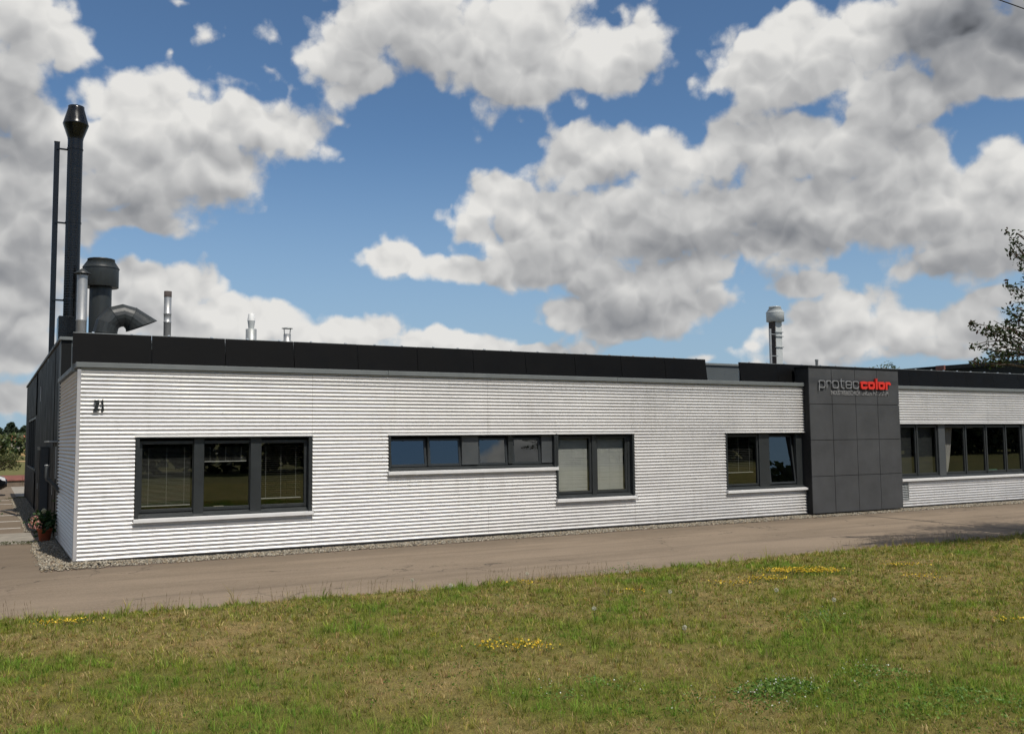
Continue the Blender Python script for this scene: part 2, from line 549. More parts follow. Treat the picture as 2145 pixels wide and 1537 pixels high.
def asphalt_material():
    m, t, out = material('asphalt')
    b = t.n('ShaderNodeBsdfPrincipled')
    g = t.n('ShaderNodeNewGeometry')
    p = g.outputs['Position']
    big = t.noise(t.vec('MULTIPLY', p, (0.35, 1.0, 1)), 0.8, 5.0, 0.6)
    mid = t.noise(t.vec('MULTIPLY', p, (1.0, 1.6, 1)), 5.0, 6.0, 0.65)
    fine = t.noise(p, 62.0, 5.0, 0.75)
    grit = t.noise(p, 24.0, 6.0, 0.72)
    trk = t.noise(t.vec('MULTIPLY', p, (0.10, 3.2, 1)), 1.0, 4.0, 0.6)
    col = t.mix(t.rng(big, 0.38, 0.62), (0.158, 0.120, 0.082), (0.262, 0.202, 0.142))
    col = t.mix(t.rng(mid, 0.3, 0.75, 0.0, 0.55), col, (0.280, 0.218, 0.156))
    col = t.mix(t.rng(fine, 0.40, 0.66, 0.0, 0.6), col, (0.110, 0.088, 0.066))
    col = t.mix(t.rng(grit, 0.36, 0.66, 0.0, 0.42), col, (0.31, 0.245, 0.178))
    col = t.mix(t.rng(trk, 0.50, 0.68, 0.0, 0.40), col, (0.118, 0.092, 0.068))
    sp = t.voro(p, 30.0, out='Distance')
    col = t.mix(t.rng(sp, 0.10, 0.05, 0.0, 0.55), col, (0.36, 0.33, 0.29))
    # darker band along the gravel and old patches
    sy = t.n('ShaderNodeSeparateXYZ')
    t.put(sy.inputs[0], p)
    wob = t.math('ADD', sy.outputs[1], t.math('MULTIPLY', t.noise(p, 1.1, 4.0, 0.6), 0.9))
    col = t.mix(t.rng(wob, -1.05, -0.35, 0.0, 0.55, True), col, (0.130, 0.102, 0.074))
    cr = t.voro(t.vec('ADD', p, t.vec('SCALE', t.noise(p, 1.7, 4.0, 0.6, color=True), scale=0.9)), 0.33, feature='DISTANCE_TO_EDGE')
    crm = t.math('MULTIPLY', t.rng(cr, 0.007, 0.002, 0.0, 1.0), t.rng(t.noise(p, 0.45, 2.0), 0.47, 0.56))
    col = t.mix(t.math('MULTIPLY', crm, 0.75), col, (0.045, 0.038, 0.032))
    t.put(b.inputs['Base Color'], col)
    b.inputs['Roughness'].default_value = 0.92
    b.inputs['Specular IOR Level'].default_value = 0.25
    bp = t.n('ShaderNodeBump')
    bp.inputs['Distance'].default_value = 0.004
    t.put(bp.inputs['Height'], t.math('ADD', fine, t.math('MULTIPLY', mid, 0.6)))
    t.put(b.inputs['Normal'], bp.outputs[0])
    t.put(out.inputs[0], b.outputs[0])
    return m

def soil_material(name, cols, scale=1.0):
    m, t, out = material(name)
    b = t.n('ShaderNodeBsdfPrincipled')
    g = t.n('ShaderNodeNewGeometry')
    p = g.outputs['Position']
    a = t.noise(p, 0.45 * scale, 5.0, 0.62)
    c = t.noise(p, 14.0 * scale, 6.0, 0.7)
    col = t.mix(t.rng(a, 0.36, 0.64), cols[0], cols[1])
    col = t.mix(t.rng(c, 0.35, 0.7, 0.0, 0.7), col, cols[2])
    t.put(b.inputs['Base Color'], col)
    b.inputs['Roughness'].default_value = 0.95
    b.inputs['Specular IOR Level'].default_value = 0.1
    bp = t.n('ShaderNodeBump')
    bp.inputs['Distance'].default_value = 0.02
    t.put(bp.inputs['Height'], c)
    t.put(b.inputs['Normal'], bp.outputs[0])
    t.put(out.inputs[0], b.outputs[0])
    return m

def thatch_material():
    """matted dead grass and soil under the blades"""
    m, t, out = material('lawn_thatch')
    b = t.n('ShaderNodeBsdfPrincipled')
    at = t.n('ShaderNodeAttribute', attribute_name='tint')
    g = t.n('ShaderNodeNewGeometry')
    p = g.outputs['Position']
    c = t.noise(t.vec('MULTIPLY', p, (1, 1.6, 1)), 60.0, 5.0, 0.7)
    e = t.noise(p, 11.0, 5.0, 0.65)
    col = t.mix(t.rng(c, 0.32, 0.68), (0.42, 0.40, 0.36), (1.45, 1.42, 1.30))
    col = t.mix(1.0, at.outputs[0], col, 'MULTIPLY')
    col = t.mix(t.rng(e, 0.52, 0.70, 0.0, 0.6), col, (0.075, 0.060, 0.034))
    t.put(b.inputs['Base Color'], col)
    b.inputs['Roughness'].default_value = 0.95
    b.inputs['Specular IOR Level'].default_value = 0.1
    bp = t.n('ShaderNodeBump')
    bp.inputs['Distance'].default_value = 0.02
    t.put(bp.inputs['Height'], c)
    t.put(b.inputs['Normal'], bp.outputs[0])
    t.put(out.inputs[0], b.outputs[0])
    return m

def sheet_material():
    """silver-coated sheet, faintly streaked, with splash dirt near the ground"""
    m, t, out = material('silver_sheet')
    b = t.n('ShaderNodeBsdfPrincipled')
    g = t.n('ShaderNodeNewGeometry')
    p = g.outputs['Position']
    sp = t.n('ShaderNodeSeparateXYZ')
    t.put(sp.inputs[0], p)
    st = t.noise(t.vec('MULTIPLY', p, (7.0, 7.0, 0.55)), 1.0, 4.0, 0.6)
    bl = t.noise(t.vec('MULTIPLY', p, (0.5, 0.5, 2.0)), 1.0, 4.0, 0.6)
    col = t.mix(t.rng(bl, 0.3, 0.7), (0.675, 0.670, 0.658), (0.720, 0.716, 0.704))
    col = t.mix(t.rng(st, 0.52, 0.78, 0.0, 0.30), col, (0.43, 0.42, 0.39))
    dz = t.math('MULTIPLY', t.rng(sp.outputs[2], 0.32, 0.0, 0.0, 1.0, True), t.rng(t.noise(t.vec('MULTIPLY', p, (2.2, 2.2, 6.0)), 2.0, 5.0, 0.65), 0.38, 0.72))
    col = t.mix(t.math('MULTIPLY', dz, 0.38), col, (0.34, 0.30, 0.24))
    t.put(b.inputs['Base Color'], col)
    t.put(b.inputs['Roughness'], t.rng(bl, 0.3, 0.7, 0.50, 0.58))
    b.inputs['Metallic'].default_value = 0.93
    t.put(out.inputs[0], b.outputs[0])
    return m

M = {}
M['sheet'] = sheet_material()
M['trim'] = pbr('pale_trim', (0.50, 0.49, 0.49), 0.42, 0.35, 0.5, 0.06, 3.0)
M['sill'] = pbr('white_aluminium', (0.78, 0.78, 0.77), 0.38, 0.25, 0.5, 0.06, 4.0)
M['coping'] = pbr('grey_coping', (0.165, 0.178, 0.176), 0.5, 0.2, 0.5, 0.10, 2.0)
M['frame'] = pbr('anthracite_frame', (0.024, 0.0275, 0.0285), 0.40, 0.0, 0.5, 0.12, 3.0)
M['infill'] = pbr('grey_infill', (0.058, 0.064, 0.067), 0.45, 0.0, 0.5, 0.08, 2.0)
M['core'] = pbr('dark_core', (0.014, 0.014, 0.014), 0.9, var=0.1)
M['plinth'] = pbr('concrete_plinth', (0.20, 0.20, 0.185), 0.9, var=0.22, vscale=2.5, bump=0.004)
M['black'] = pbr('black_panel', (0.0024, 0.0024, 0.0025), 0.55, 0.0, 0.12, 0.25, 0.8)
M['fibre'] = pbr('grey_fibre_cement', (0.058, 0.060, 0.062), 0.62, 0.0, 0.3, 0.16, 1.6, bump=0.0006, bscale=120)
M['hall'] = pbr('anthracite_cladding', (0.0065, 0.0072, 0.0072), 0.6, 0.0, 0.18, 0.12, 0.6)
M['hallgrey'] = pbr('blue_grey_cladding', (0.070, 0.080, 0.083), 0.55, 0.0, 0.4, 0.1, 0.8)
M['roof'] = pbr('roof_membrane', (0.14, 0.14, 0.135), 0.9, var=0.2, vscale=0.7, bump=0.003)
M['blackflue'] = pbr('black_flue_paint', (0.003, 0.003, 0.0033), 0.24, 0.0, 0.5, 0.2, 3.0)
M['greyduct'] = pbr('grey_duct_paint', (0.026, 0.030, 0.030), 0.42, 0.0, 0.5, 0.14, 3.0)
M['steel'] = pbr('stainless_steel', (0.42, 0.42, 0.41), 0.48, 0.7, 0.5, 0.15, 5.0, stretch=(1, 1, 0.4))
M['galv'] = pbr('galvanised', (0.33, 0.345, 0.34), 0.5, 0.5, 0.5, 0.15, 6.0)
M['lightgrey'] = pbr('light_grey_paint', (0.45, 0.47, 0.46), 0.5, 0.0, 0.5, 0.1, 3.0)
M['clamp'] = pbr('bright_clamp', (0.8, 0.8, 0.8), 0.25, 0.7)
M['rust'] = pbr('sooty_brown', (0.055, 0.043, 0.038), 0.85, var=0.3, vscale=9)
M['glass'] = glass_material('window_glass')
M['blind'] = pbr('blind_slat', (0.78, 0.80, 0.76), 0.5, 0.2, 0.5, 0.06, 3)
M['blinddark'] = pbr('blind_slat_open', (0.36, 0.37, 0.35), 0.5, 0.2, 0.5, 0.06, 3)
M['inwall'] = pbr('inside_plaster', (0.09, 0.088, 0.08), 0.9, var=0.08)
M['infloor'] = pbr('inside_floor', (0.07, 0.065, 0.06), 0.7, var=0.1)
M['white'] = pbr('white_paint', (0.75, 0.75, 0.73), 0.5, var=0.06)
M['letter'] = pbr('brushed_letter', (0.33, 0.33, 0.33), 0.4, 0.4, 0.5, 0.05)
M['slogan'] = pbr('grey_letter', (0.26, 0.26, 0.26), 0.5, 0.2, 0.5, 0.05)
M['redletter'] = pbr('red_letter', (0.62, 0.028, 0.014), 0.4, 0.0, 0.5, 0.06)
M['digit'] = pbr('black_digit', (0.012, 0.014, 0.014), 0.5)
M['asphalt'] = asphalt_material()
M['marking'] = pbr('road_paint', (0.52, 0.50, 0.46), 0.85, var=0.25, vscale=14)
M['slab'] = pbr('concrete_slab', (0.255, 0.230, 0.190), 0.95, var=0.25, vscale=3.0, bump=0.003)
M['lawnsoil'] = thatch_material()
M['field'] = soil_material('meadow', ((0.115, 0.120, 0.040), (0.175, 0.150, 0.060), (0.09, 0.092, 0.032)), 0.08)
M['grass'] = leaf_material('grass_blades', 0.30, 0.75, 0.10)
M['leaf'] = leaf_material('leaves', 0.30, 0.5)
M['petal'] = leaf_material('petals', 0.25, 0.6)
M['pebble'] = tint_material('pebbles', 0.85, 0.3)
M['bark'] = pbr('bark', (0.085, 0.066, 0.050), 0.95, var=0.35, vscale=12, bump=0.01, bscale=30)
M['terracotta'] = pbr('terracotta', (0.36, 0.085, 0.035), 0.8, var=0.15, vscale=7)
M['redcap'] = pbr('red_cap', (0.17, 0.062, 0.045), 0.7, var=0.2, vscale=2)
M['wallstone'] = pbr('brown_masonry', (0.17, 0.13, 0.10), 0.9, var=0.25, vscale=3, bump=0.01)
M['carpaint'] = pbr('black_car_paint', (0.006, 0.0065, 0.008), 0.12, 0.0, 0.6, 0.1)
M['tyre'] = pbr('tyre_rubber', (0.018, 0.018, 0.018), 0.85)
M['chrome'] = pbr('chrome', (0.85, 0.85, 0.85), 0.12, 1.0)
M['lamp'] = pbr('headlamp', (0.75, 0.77, 0.8), 0.1, 0.3)
M['carglass'] = pbr('car_glass', (0.02, 0.025, 0.025), 0.05, 0.0, 0.7)
M['rooftile'] = pbr('red_roof_tiles', (0.36, 0.12, 0.075), 0.85, var=0.2, vscale=0.6)
M['render'] = pbr('pale_render', (0.42, 0.38, 0.32), 0.9, var=0.1)
M['greyroof'] = pbr('grey_sheet_roof', (0.16, 0.17, 0.18), 0.6, var=0.1)
M['tan'] = pbr('tan_boards', (0.42, 0.28, 0.13), 0.8, var=0.2, vscale=2)
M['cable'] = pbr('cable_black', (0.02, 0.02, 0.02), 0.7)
M['curtain'] = pbr('white_curtain', (0.62, 0.61, 0.58), 0.9, var=0.05)
M['paper'] = pbr('paper', (0.7, 0.66, 0.52), 0.8, var=0.08)
M['greenbag'] = pbr('green_cloth', (0.08, 0.25, 0.17), 0.7, var=0.3, vscale=20)
M['yellow'] = pbr('yellow_plastic', (0.30, 0.26, 0.06), 0.6)

# ================================================================== ground
GZ = -0.12                                       # level of the paved ground (the cladding starts at z = 0)

def noise2(x, y, s=1.0, seed=0):
    """smooth value noise on arrays, 0..1"""
    x = np.asarray(x, float) * s + seed * 17.3
    y = np.asarray(y, float) * s + seed * 9.1
    xi, yi = np.floor(x), np.floor(y)
    fx, fy = x - xi, y - yi
    fx, fy = fx * fx * (3 - 2 * fx), fy * fy * (3 - 2 * fy)
    def h(a, b):
        v = np.sin(a * 127.1 + b * 311.7 + seed * 5.7) * 43758.5453
        return v - np.floor(v)
    return (h(xi, yi) * (1 - fx) + h(xi + 1, yi) * fx) * (1 - fy) + (h(xi, yi + 1) * (1 - fx) + h(xi + 1, yi + 1) * fx) * fy

def fbm2(x, y, s, seed=0, octs=4):
    v, a, tot = 0.0, 1.0, 0.0
    for k in range(octs):
        v = v + a * noise2(x, y, s * 2 ** k, seed + k)
        tot += a
        a *= 0.5
    return v / tot

EDGE = [(-40, -4.6), (-3.0, -4.85), (-1.2, -5.0), (0.4, -5.45), (3.0, -5.72), (7.5, -5.95), (11.6, -5.9), (18.6, -6.05), (60, -6.1)]
def edge_y(x):
    ex, ey = zip(*EDGE)
    return np.interp(x, ex, ey) + 0.20 * (noise2(x, 0 * np.asarray(x, float), 1.3, 5) - 0.5) + 0.10 * (noise2(x, 0 * np.asarray(x, float), 4.7, 6) - 0.5)

def lawn_h(x, y):
    d = np.clip((edge_y(x) - y) / 1.2, 0, 1)
    return GZ + 0.006 + 0.035 * d + 0.07 * (fbm2(x, y, 0.45, 3, 3) - 0.5) * d

# the wide ground sheet reaching the horizon
g = MB()
g.poly([(-2500, -2500, GZ - 0.03), (2500, -2500, GZ - 0.03), (2500, 2500, GZ - 0.03), (-2500, 2500, GZ - 0.03)])
tag(g.build('ground', M['field']), kind='structure')

# path in front and the yard beside the building
n = 90
xs = np.concatenate([np.linspace(-40, -4, 10), np.linspace(-3.5, 62, n)])
g = MB()
for i in range(len(xs) - 1):
    a, b = xs[i], xs[i + 1]
    ya, yb = float(edge_y(a)) - 0.30 + 0.10 * (noise2(a, 0, 1.3, 2) - .5), float(edge_y(b)) - 0.30 + 0.10 * (noise2(b, 0, 1.3, 2) - .5)
    g.poly([(a, ya, GZ), (b, yb, GZ), (b, 0.4, GZ), (a, 0.4, GZ)])
tag(g.build('path', M['asphalt']), kind='structure')
g = MB()
g.poly([(-26, 0.4, GZ), (-0.3, 0.4, GZ), (-0.3, 36.6, GZ), (-26, 36.6, GZ)])
tag(g.build('yard', M['asphalt']), kind='structure')
g = MB()
g.poly([(-26, 36.6, GZ + 0.001), (4, 36.6, GZ + 0.001), (4, 26.2, GZ + 0.001), (-0.3, 26.2, GZ + 0.001), (-0.3, 36.5, GZ + 0.001)][:0] or
       [(-0.3, 26.2, GZ), (30, 26.2, GZ), (30, 36.6, GZ), (-0.3, 36.6, GZ)])
tag(g.build('yard_rear', M['slab']), kind='structure')

# concrete slabs across the yard, white bay lines
slab_me = {}
st = bpy.data.objects.new('concrete_strip', None)
COL.objects.link(st)
tag(st, kind='structure')
for i in range(9):
    x1 = -0.42 - i * 1.22
    for (y0, y1) in ((5.0, 6.35), (6.37, 7.75)):
        g = MB().box(x1 - 1.2, x1, y0, y1, GZ - 0.02, GZ + 0.012 + 0.004 * random.random(), 0.006)
        g.build('slab', M['slab'], st)
for y in (9.5, 12.0, 14.6, 17.2, 20.8, 23.5):
    g = MB().box(-5.4, -0.62 + 0.1 * random.random(), y - 0.06, y + 0.06, GZ - 0.01, GZ + 0.004)
    tag(g.build('bay_line', M['marking']), kind='structure')

# gravel bed along the front and round the corner
def gravel(n, region, seed):
    r = np.random.default_rng(seed)
    x, y, z = region(r, n)
    n = len(x)
    oct_v = np.array([(1, 0, 0), (-1, 0, 0), (0, 1, 0), (0, -1, 0), (0, 0, 1), (0, 0, -1)], float)
    oct_f = np.array([(0, 2, 4), (2, 1, 4), (1, 3, 4), (3, 0, 4), (2, 0, 5), (1, 2, 5), (3, 1, 5), (0, 3, 5)])
    s = r.uniform(0.010, 0.026, (n, 1, 1)) * r.uniform(0.6, 1.25, (n, 1, 3))
    v = oct_v[None] * s * (1 + r.uniform(-.25, .25, (n, 6, 3)))
    a = r.uniform(0, 2 * np.pi, n)
    b = r.uniform(-0.9, 0.9, n)
    ca, sa, cb, sb = np.cos(a)[:, None], np.sin(a)[:, None], np.cos(b)[:, None], np.sin(b)[:, None]
    X, Y, Z = v[..., 0], v[..., 1], v[..., 2]
    Y, Z = Y * cb - Z * sb, Y * sb + Z * cb
    X, Y = X * ca - Y * sa, X * sa + Y * ca
    v = np.stack([X + x[:, None], Y + y[:, None], Z + z[:, None]], -1).reshape(-1, 3)
    f = (oct_f[None] + (np.arange(n) * 6)[:, None, None]).reshape(-1, 3)
    base = np.array([(0.31, 0.275, 0.21), (0.24, 0.215, 0.17), (0.38, 0.345, 0.28), (0.17, 0.155, 0.125), (0.29, 0.23, 0.155)])
    c = base[r.integers(0, 5, n)] * r.uniform(0.75, 1.15, (n, 1))
    return v, f, np.repeat(c, 6, axis=0)

def reg_front(r, n):
    x = r.uniform(-0.55, 31, n)
    w = 0.40 + 0.10 * noise2(x, 0, 0.8, 4)
    y = 0.04 - r.uniform(0, 1, n) ** 0.9 * w - r.exponential(0.012, n)
    z = GZ + 0.012 + 0.035 * np.clip((y + w) / 0.25, 0, 1) + 0.04 * np.exp(-((x) / 1.0) ** 2) * np.clip((y + w) / 0.2, 0, 1)
    return x, y, z
def reg_side(r, n):
    y = r.uniform(-0.35, 24, n)
    w = 0.52 + 0.08 * noise2(y, 3, 0.9, 4)
    w = np.where(y > 4.9, np.where(y < 7.8, 0.30, w), w)
    x = -r.uniform(0, 1, n) * w - r.exponential(0.012, n) + 0.03
    return x, y, GZ + 0.012 + 0.03 * np.clip((x + w) / 0.2, 0, 1)
v1, f1, c1 = gravel(17000, reg_front, 1)
v2, f2, c2 = gravel(9000, reg_side, 2)
gv = np_mesh('gravel', np.concatenate([v1, v2]), np.concatenate([f1, f2 + len(v1)]), M['pebble'], np.concatenate([c1, c2]))
tag(gv, 'pale gravel bed along the foot of the corrugated wall', 'gravel', kind='stuff')
g = MB()
g.box(-0.50, 31, -0.42, 0.3, GZ - 0.02, GZ + 0.008)
g.box(-0.50, 0.1, 0.3, 24.5, GZ - 0.02, GZ + 0.008)
tag(g.build('gravel_bed_soil', M['wallstone']), kind='structure')

# where the lawn is fresh and where it is scorched
GREEN_SPOTS = [(3.04, -12.09, .75), (1.61, -11.53, .7), (4.32, -10.9, .6), (5.86, -12.09, .6), (5.59, -13.95, .9), (-0.13, -9.45, .8), (7.49, -10.92, .7), (0.6, -11.2, .6), (10.5, -7.6, .9), (2.6, -7.0, .6), (4.9, -13.1, .5), (3.7, -12.4, .5)]
DRY_SPOTS = [(3.33, -9.24, .7), (6.04, -10.48, .6), (9.44, -9.58, .8), (4.08, -12.72, .45), (2.24, -10.51, .55), (5.7, -12.5, .5), (1.48, -11.13, .3), (3.59, -11.13, .5), (12.5, -7.6, 1.1), (4.6, -8.2, .7), (1.2, -7.4, .5)]
def dryness(x, y):
    d = 1.0 * (fbm2(x, y, 0.75, 12, 3) - 0.5) * 2 + 2.6 * (fbm2(x, y, 2.3, 14, 3) - 0.5)
    for (sx_, sy_, s) in GREEN_SPOTS:
        d = d - 0.8 * np.exp(-(((x - sx_) ** 2 + (y - sy_) ** 2) / s ** 2))
    for (sx_, sy_, s) in DRY_SPOTS:
        d = d + 0.8 * np.exp(-(((x - sx_) ** 2 + (y - sy_) ** 2) / s ** 2))
    return np.clip(0.325 + d * 0.36, 0.02, 0.92)

# lawn sheet with a gentle uneven surface
nx, ny = 420, 150
gx = np.linspace(-14, 46, nx)
tt = np.linspace(0, 1, ny) ** 1.3
X = np.repeat(gx[:, None], ny, 1)
Y = edge_y(X) + 0.05 * (noise2(X, 0 * X, 2.1, 8) - .5) - tt[None, :] * 26
Z = lawn_h(X, Y)
vv_ = np.stack([X, Y, Z], -1).reshape(-1, 3)
idx = np.arange(nx * ny).reshape(nx, ny)
ff_ = np.stack([idx[:-1, :-1], idx[:-1, 1:], idx[1:, 1:], idx[1:, :-1]], -1).reshape(-1, 4)[:, ::-1]
dr = dryness(X, Y).reshape(-1, 1)
lc = (1 - dr) * np.array([[0.150, 0.155, 0.036]]) + dr * np.array([[0.310, 0.232, 0.108]])
tag(np_mesh('lawn', vv_, ff_, M['lawnsoil'], lc, smooth=True), kind='structure')
g = MB()
g.poly([(-60, -140, GZ - 0.01), (140, -140, GZ - 0.01), (140, -30, GZ - 0.01), (-60, -30, GZ - 0.01)])
tag(g.build('meadow', M['field']), kind='structure')

# ================================================================== the corrugated office building
OB = empty('office_building', (0, 0, GZ), 'long flat-roofed office building clad in silver corrugated sheet', 'building')
PITCH = 0.076
AMP = 0.0205
OPEN = [(0.99, 4.36, 0.69, 2.205), (6.03, 10.23, 1.44, 2.205), (10.23, 12.50, 0.69, 2.205), (15.48, 18.45, 0.70, 2.205), (22.30, 45.0, 0.80, 2.44)]

def rects(x0, x1, z0, z1, holes):
    xs = sorted({x0, x1, *[min(max(h[k], x0), x1) for h in holes for k in (0, 1)]})
    zs = sorted({z0, z1, *[min(max(h[k], z0), z1) for h in holes for k in (2, 3)]})
    for a, b in zip(xs, xs[1:]):
        for c, d in zip(zs, zs[1:]):
            mx, mz = (a + b) / 2, (c + d) / 2
            if not any(h[0] < mx < h[1] and h[2] < mz < h[3] for h in holes):
                yield a, b, c, d

core = MB()
for a, b, c, d in rects(0.02, 45.0, 0.02, 3.45, OPEN):
    core.box(a, b, 0.012, 0.20, c, d)
core.build('wall', M['core'], OB)
MB().box(0.06, 45, 0.05, 4.9, GZ - 0.1, 0.02).build('plinth', M['plinth'], OB)
MB().box(0.03, 45, 0.20, 4.98, 3.30, 3.42).build('roof_deck', M['roof'], OB)
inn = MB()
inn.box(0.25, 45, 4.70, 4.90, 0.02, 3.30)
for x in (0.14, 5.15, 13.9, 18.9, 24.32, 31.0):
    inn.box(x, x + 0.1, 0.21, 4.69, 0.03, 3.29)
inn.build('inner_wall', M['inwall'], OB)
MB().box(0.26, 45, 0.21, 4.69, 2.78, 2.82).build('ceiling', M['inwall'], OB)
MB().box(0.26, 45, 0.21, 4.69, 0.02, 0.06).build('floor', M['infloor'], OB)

def corrugated(name, u0, u1, z0, z1, axis='x', off=0.0, seed=0):
    """a sheet with horizontal sine corrugations, slightly uneven like real sheet"""
    k = 12
    za = np.arange(math.floor(z0 / PITCH * k), math.ceil(z1 / PITCH * k) + 1) * PITCH / k
    za = np.unique(np.clip(za, z0, z1))
    nu = max(2, int((u1 - u0) / 0.45) + 1)
    ua = np.linspace(u0, u1, nu)
    Uu, Zz = np.meshgrid(ua, za, indexing='ij')
    ph = 2 * np.pi * Zz / PITCH
    wav = np.cos(ph)
    dep = AMP * (1 - wav) * 0.5 * 1.6 + 0.0007 * (fbm2(Uu + seed * 7.1, Zz, 0.9, seed, 3) - 0.5) * 2
    zj = Zz + 0.0004 * (noise2(Uu, Zz, 0.5, seed + 3) - 0.5)
    out = -(0.012 + 0.010 + off) + dep - 0.0
    if axis == 'x':
        P = np.stack([Uu, out, zj], -1)
    else:
        P = np.stack([out, Uu, zj], -1)
    idx = np.arange(nu * len(za)).reshape(nu, len(za))
    f = np.stack([idx[:-1, :-1], idx[1:, :-1], idx[1:, 1:], idx[:-1, 1:]], -1).reshape(-1, 4)
    if axis != 'x':
        f = f[:, ::-1]
    P = P.reshape(-1, 3) - np.array(wloc(OB))
    o = np_mesh(name, P, f, M['sheet'], smooth=True)
    o.parent = OB
    return o

SHEETS = [
    (0.03, 4.36, 2.205, 3.47), (4.363, 8.42, 2.205, 3.47), (8.423, 12.50, 2.205, 3.47), (12.503, 18.38, 2.205, 3.47),
    (0.03, 0.98, 0.608, 2.203), (4.37, 6.02, 0.608, 2.203), (6.023, 10.22, 0.608, 1.40), (12.51, 15.47, 0.608, 2.203),
    (0.03, 4.36, 0.0, 0.607), (4.363, 8.42, 0.0, 0.607), (8.423, 12.50, 0.0, 0.607), (12.503, 18.38, 0.0, 0.607),
    (22.20, 26.6, 2.445, 3.47), (26.603, 31.0, 2.445, 3.47), (31.003, 45.0, 2.445, 3.47),
    (22.62, 26.6, 0.0, 0.74), (26.603, 31.0, 0.0, 0.74), (31.003, 45.0, 0.0, 0.74), (22.20, 22.618, 0.70, 0.74), (22.20, 22.618, 0.0, 0.17)]
for i, (a, b, c, d) in enumerate(SHEETS):
    corrugated('cladding_sheet', a, b, c, d, 'x', 0.0012 * (i % 3), i + 1)
corrugated('cladding_sheet', 0.03, 4.98, 0.0, 1.75, 'y', 0.0, 41)
corrugated('cladding_sheet', 0.03, 4.98, 1.75, 3.47, 'y', 0.001, 42)
fx = MB()
for (a, b, c, d) in SHEETS:
    z = (math.floor(c / PITCH) + 1) * PITCH
    while z < d - 0.02:
        u = a + 0.05
        while u < b:
            if random.random() < 0.93:
                fx.box(u - 0.006, u + 0.006, -0.0275, -0.0225, z - 0.006, z + 0.006)
            u += 0.62
        z += 5 * PITCH
fx.build('fasteners', M['galv'], OB)['kind'] = 'stuff'
# corner post, foot trim, coping
MB().box(-0.034, 0.032, -0.036, 0.03, -0.012, 3.452, 0.004).build('corner_trim', M['trim'], OB)
MB().box(0.033, 18.38, -0.030, 0.010, -0.016, -0.001).box(22.2, 45, -0.030, 0.010, -0.016, -0.001).build('foot_trim', M['trim'], OB)
MB().box(-0.030, 0.010, 0.033, 4.98, -0.016, -0.001).build('foot_trim', M['trim'], OB)
for a, b in ((-0.06, 6.0), (6.004, 12.0), (12.004, 18.40), (22.15, 28.0), (28.004, 34.0), (34.004, 45.0)):
    MB().box(a, b, -0.062, 0.30, 3.478, 3.575, 0.006).build('coping', M['coping'], OB)
MB().box(-0.060, 0.30, 0.304, 5.0, 3.478, 3.5745, 0.006).build('coping', M['coping'], OB)
MB().box(18.40, 22.15, 0.0, 0.30, 3.40, 3.56).build('upstand', M['core'], OB)

# ------------------------------------------------------------------ windows
def bars(mb, x0, x1, z0, z1, w, y0, y1, b=0.004):
    mb.box(x0, x0 + w, y0, y1, z0, z1, b)
    mb.box(x1 - w, x1, y0, y1, z0, z1, b)
    mb.box(x0 + w, x1 - w, y0 + 0.001, y1 - 0.001, z1 - w, z1, b)
    mb.box(x0 + w, x1 - w, y0 + 0.001, y1 - 0.001, z0, z0 + w, b)

def window(x0, x1, z0, z1, label, side=0.05):
    """outer casing with sloping dark apron; returns the part that carries the rest"""
    m = MB()
    m.box(x0, x0 + side, -0.018, 0.17, z0, z1, 0.003)
    m.box(x1 - side, x1, -0.018, 0.17, z0, z1, 0.003)
    m.box(x0 + side, x1 - side, -0.016, 0.17, z1 - 0.03, z1, 0.003)
    m.prism([(x0 + side, 0.005, z0 + 0.005), (x0 + side, 0.17, z0 + 0.005), (x0 + side, 0.17, z0 + 0.095), (x0 + side, 0.12, z0 + 0.085)], (x1 - x0 - 2 * side, 0, 0))
    w = m.build('window', M['frame'], OB)
    if label:
        w['label'] = label
    s = MB()
    s.prism([(x0 - 0.02, 0.01, z0 - 0.004), (x0 - 0.02, -0.085, z0 - 0.022), (x0 - 0.02, -0.085, z0 - 0.075), (x0 - 0.02, -0.080, z0 - 0.075), (x0 - 0.02, -0.080, z0 - 0.030), (x0 - 0.02, 0.01, z0 - 0.012)], (x1 - x0 + 0.04, 0, 0))
    s.box(x0 - 0.024, x0 - 0.014, -0.087, 0.0, z0 - 0.077, z0 + 0.012)
    s.box(x1 + 0.014, x1 + 0.024, -0.087, 0.0, z0 - 0.077, z0 + 0.012)
    s.build('sill', M['sill'], w)
    MB().box(x0 - 0.02, x1 + 0.02, -0.036, -0.004, z1 - 0.006, z1 + 0.014, 0.002).build('lintel_trim', M['sill'], w)
    return w

def pane(w, x0, x1, z0, z1, y):
    m = MB()
    m.poly([(x0, y, z0), (x1, y, z0), (x1, y, z1), (x0, y, z1)])
    return m.build('pane', M['glass'], w)

def casement(w, x0, x1, z0, z1, fw=0.055, y0=0.10, y1=0.165, mat='frame'):
    m = MB()
    bars(m, x0, x1, z0, z1, fw, y0, y1)
    m.build('sash', M[mat], w)
    return pane(w, x0 + fw - 0.004, x1 - fw + 0.004, z0 + fw - 0.004, z1 - fw + 0.004, (y0 + y1) / 2)

def mullion(w, x0, x1, z0, z1, yb=0.17, yf=0.055, ch=0.035, name='mullion', mat='frame'):
    m = MB()
    m.prism([(x0 - ch, yb, z0), (x1 + ch, yb, z0), (x1 + ch, yb - 0.03, z0), (x1, yf, z0), (x0, yf, z0), (x0 - ch, yb - 0.03, z0)], (0, 0, z1 - z0))
    return m.build(name, M[mat], w)

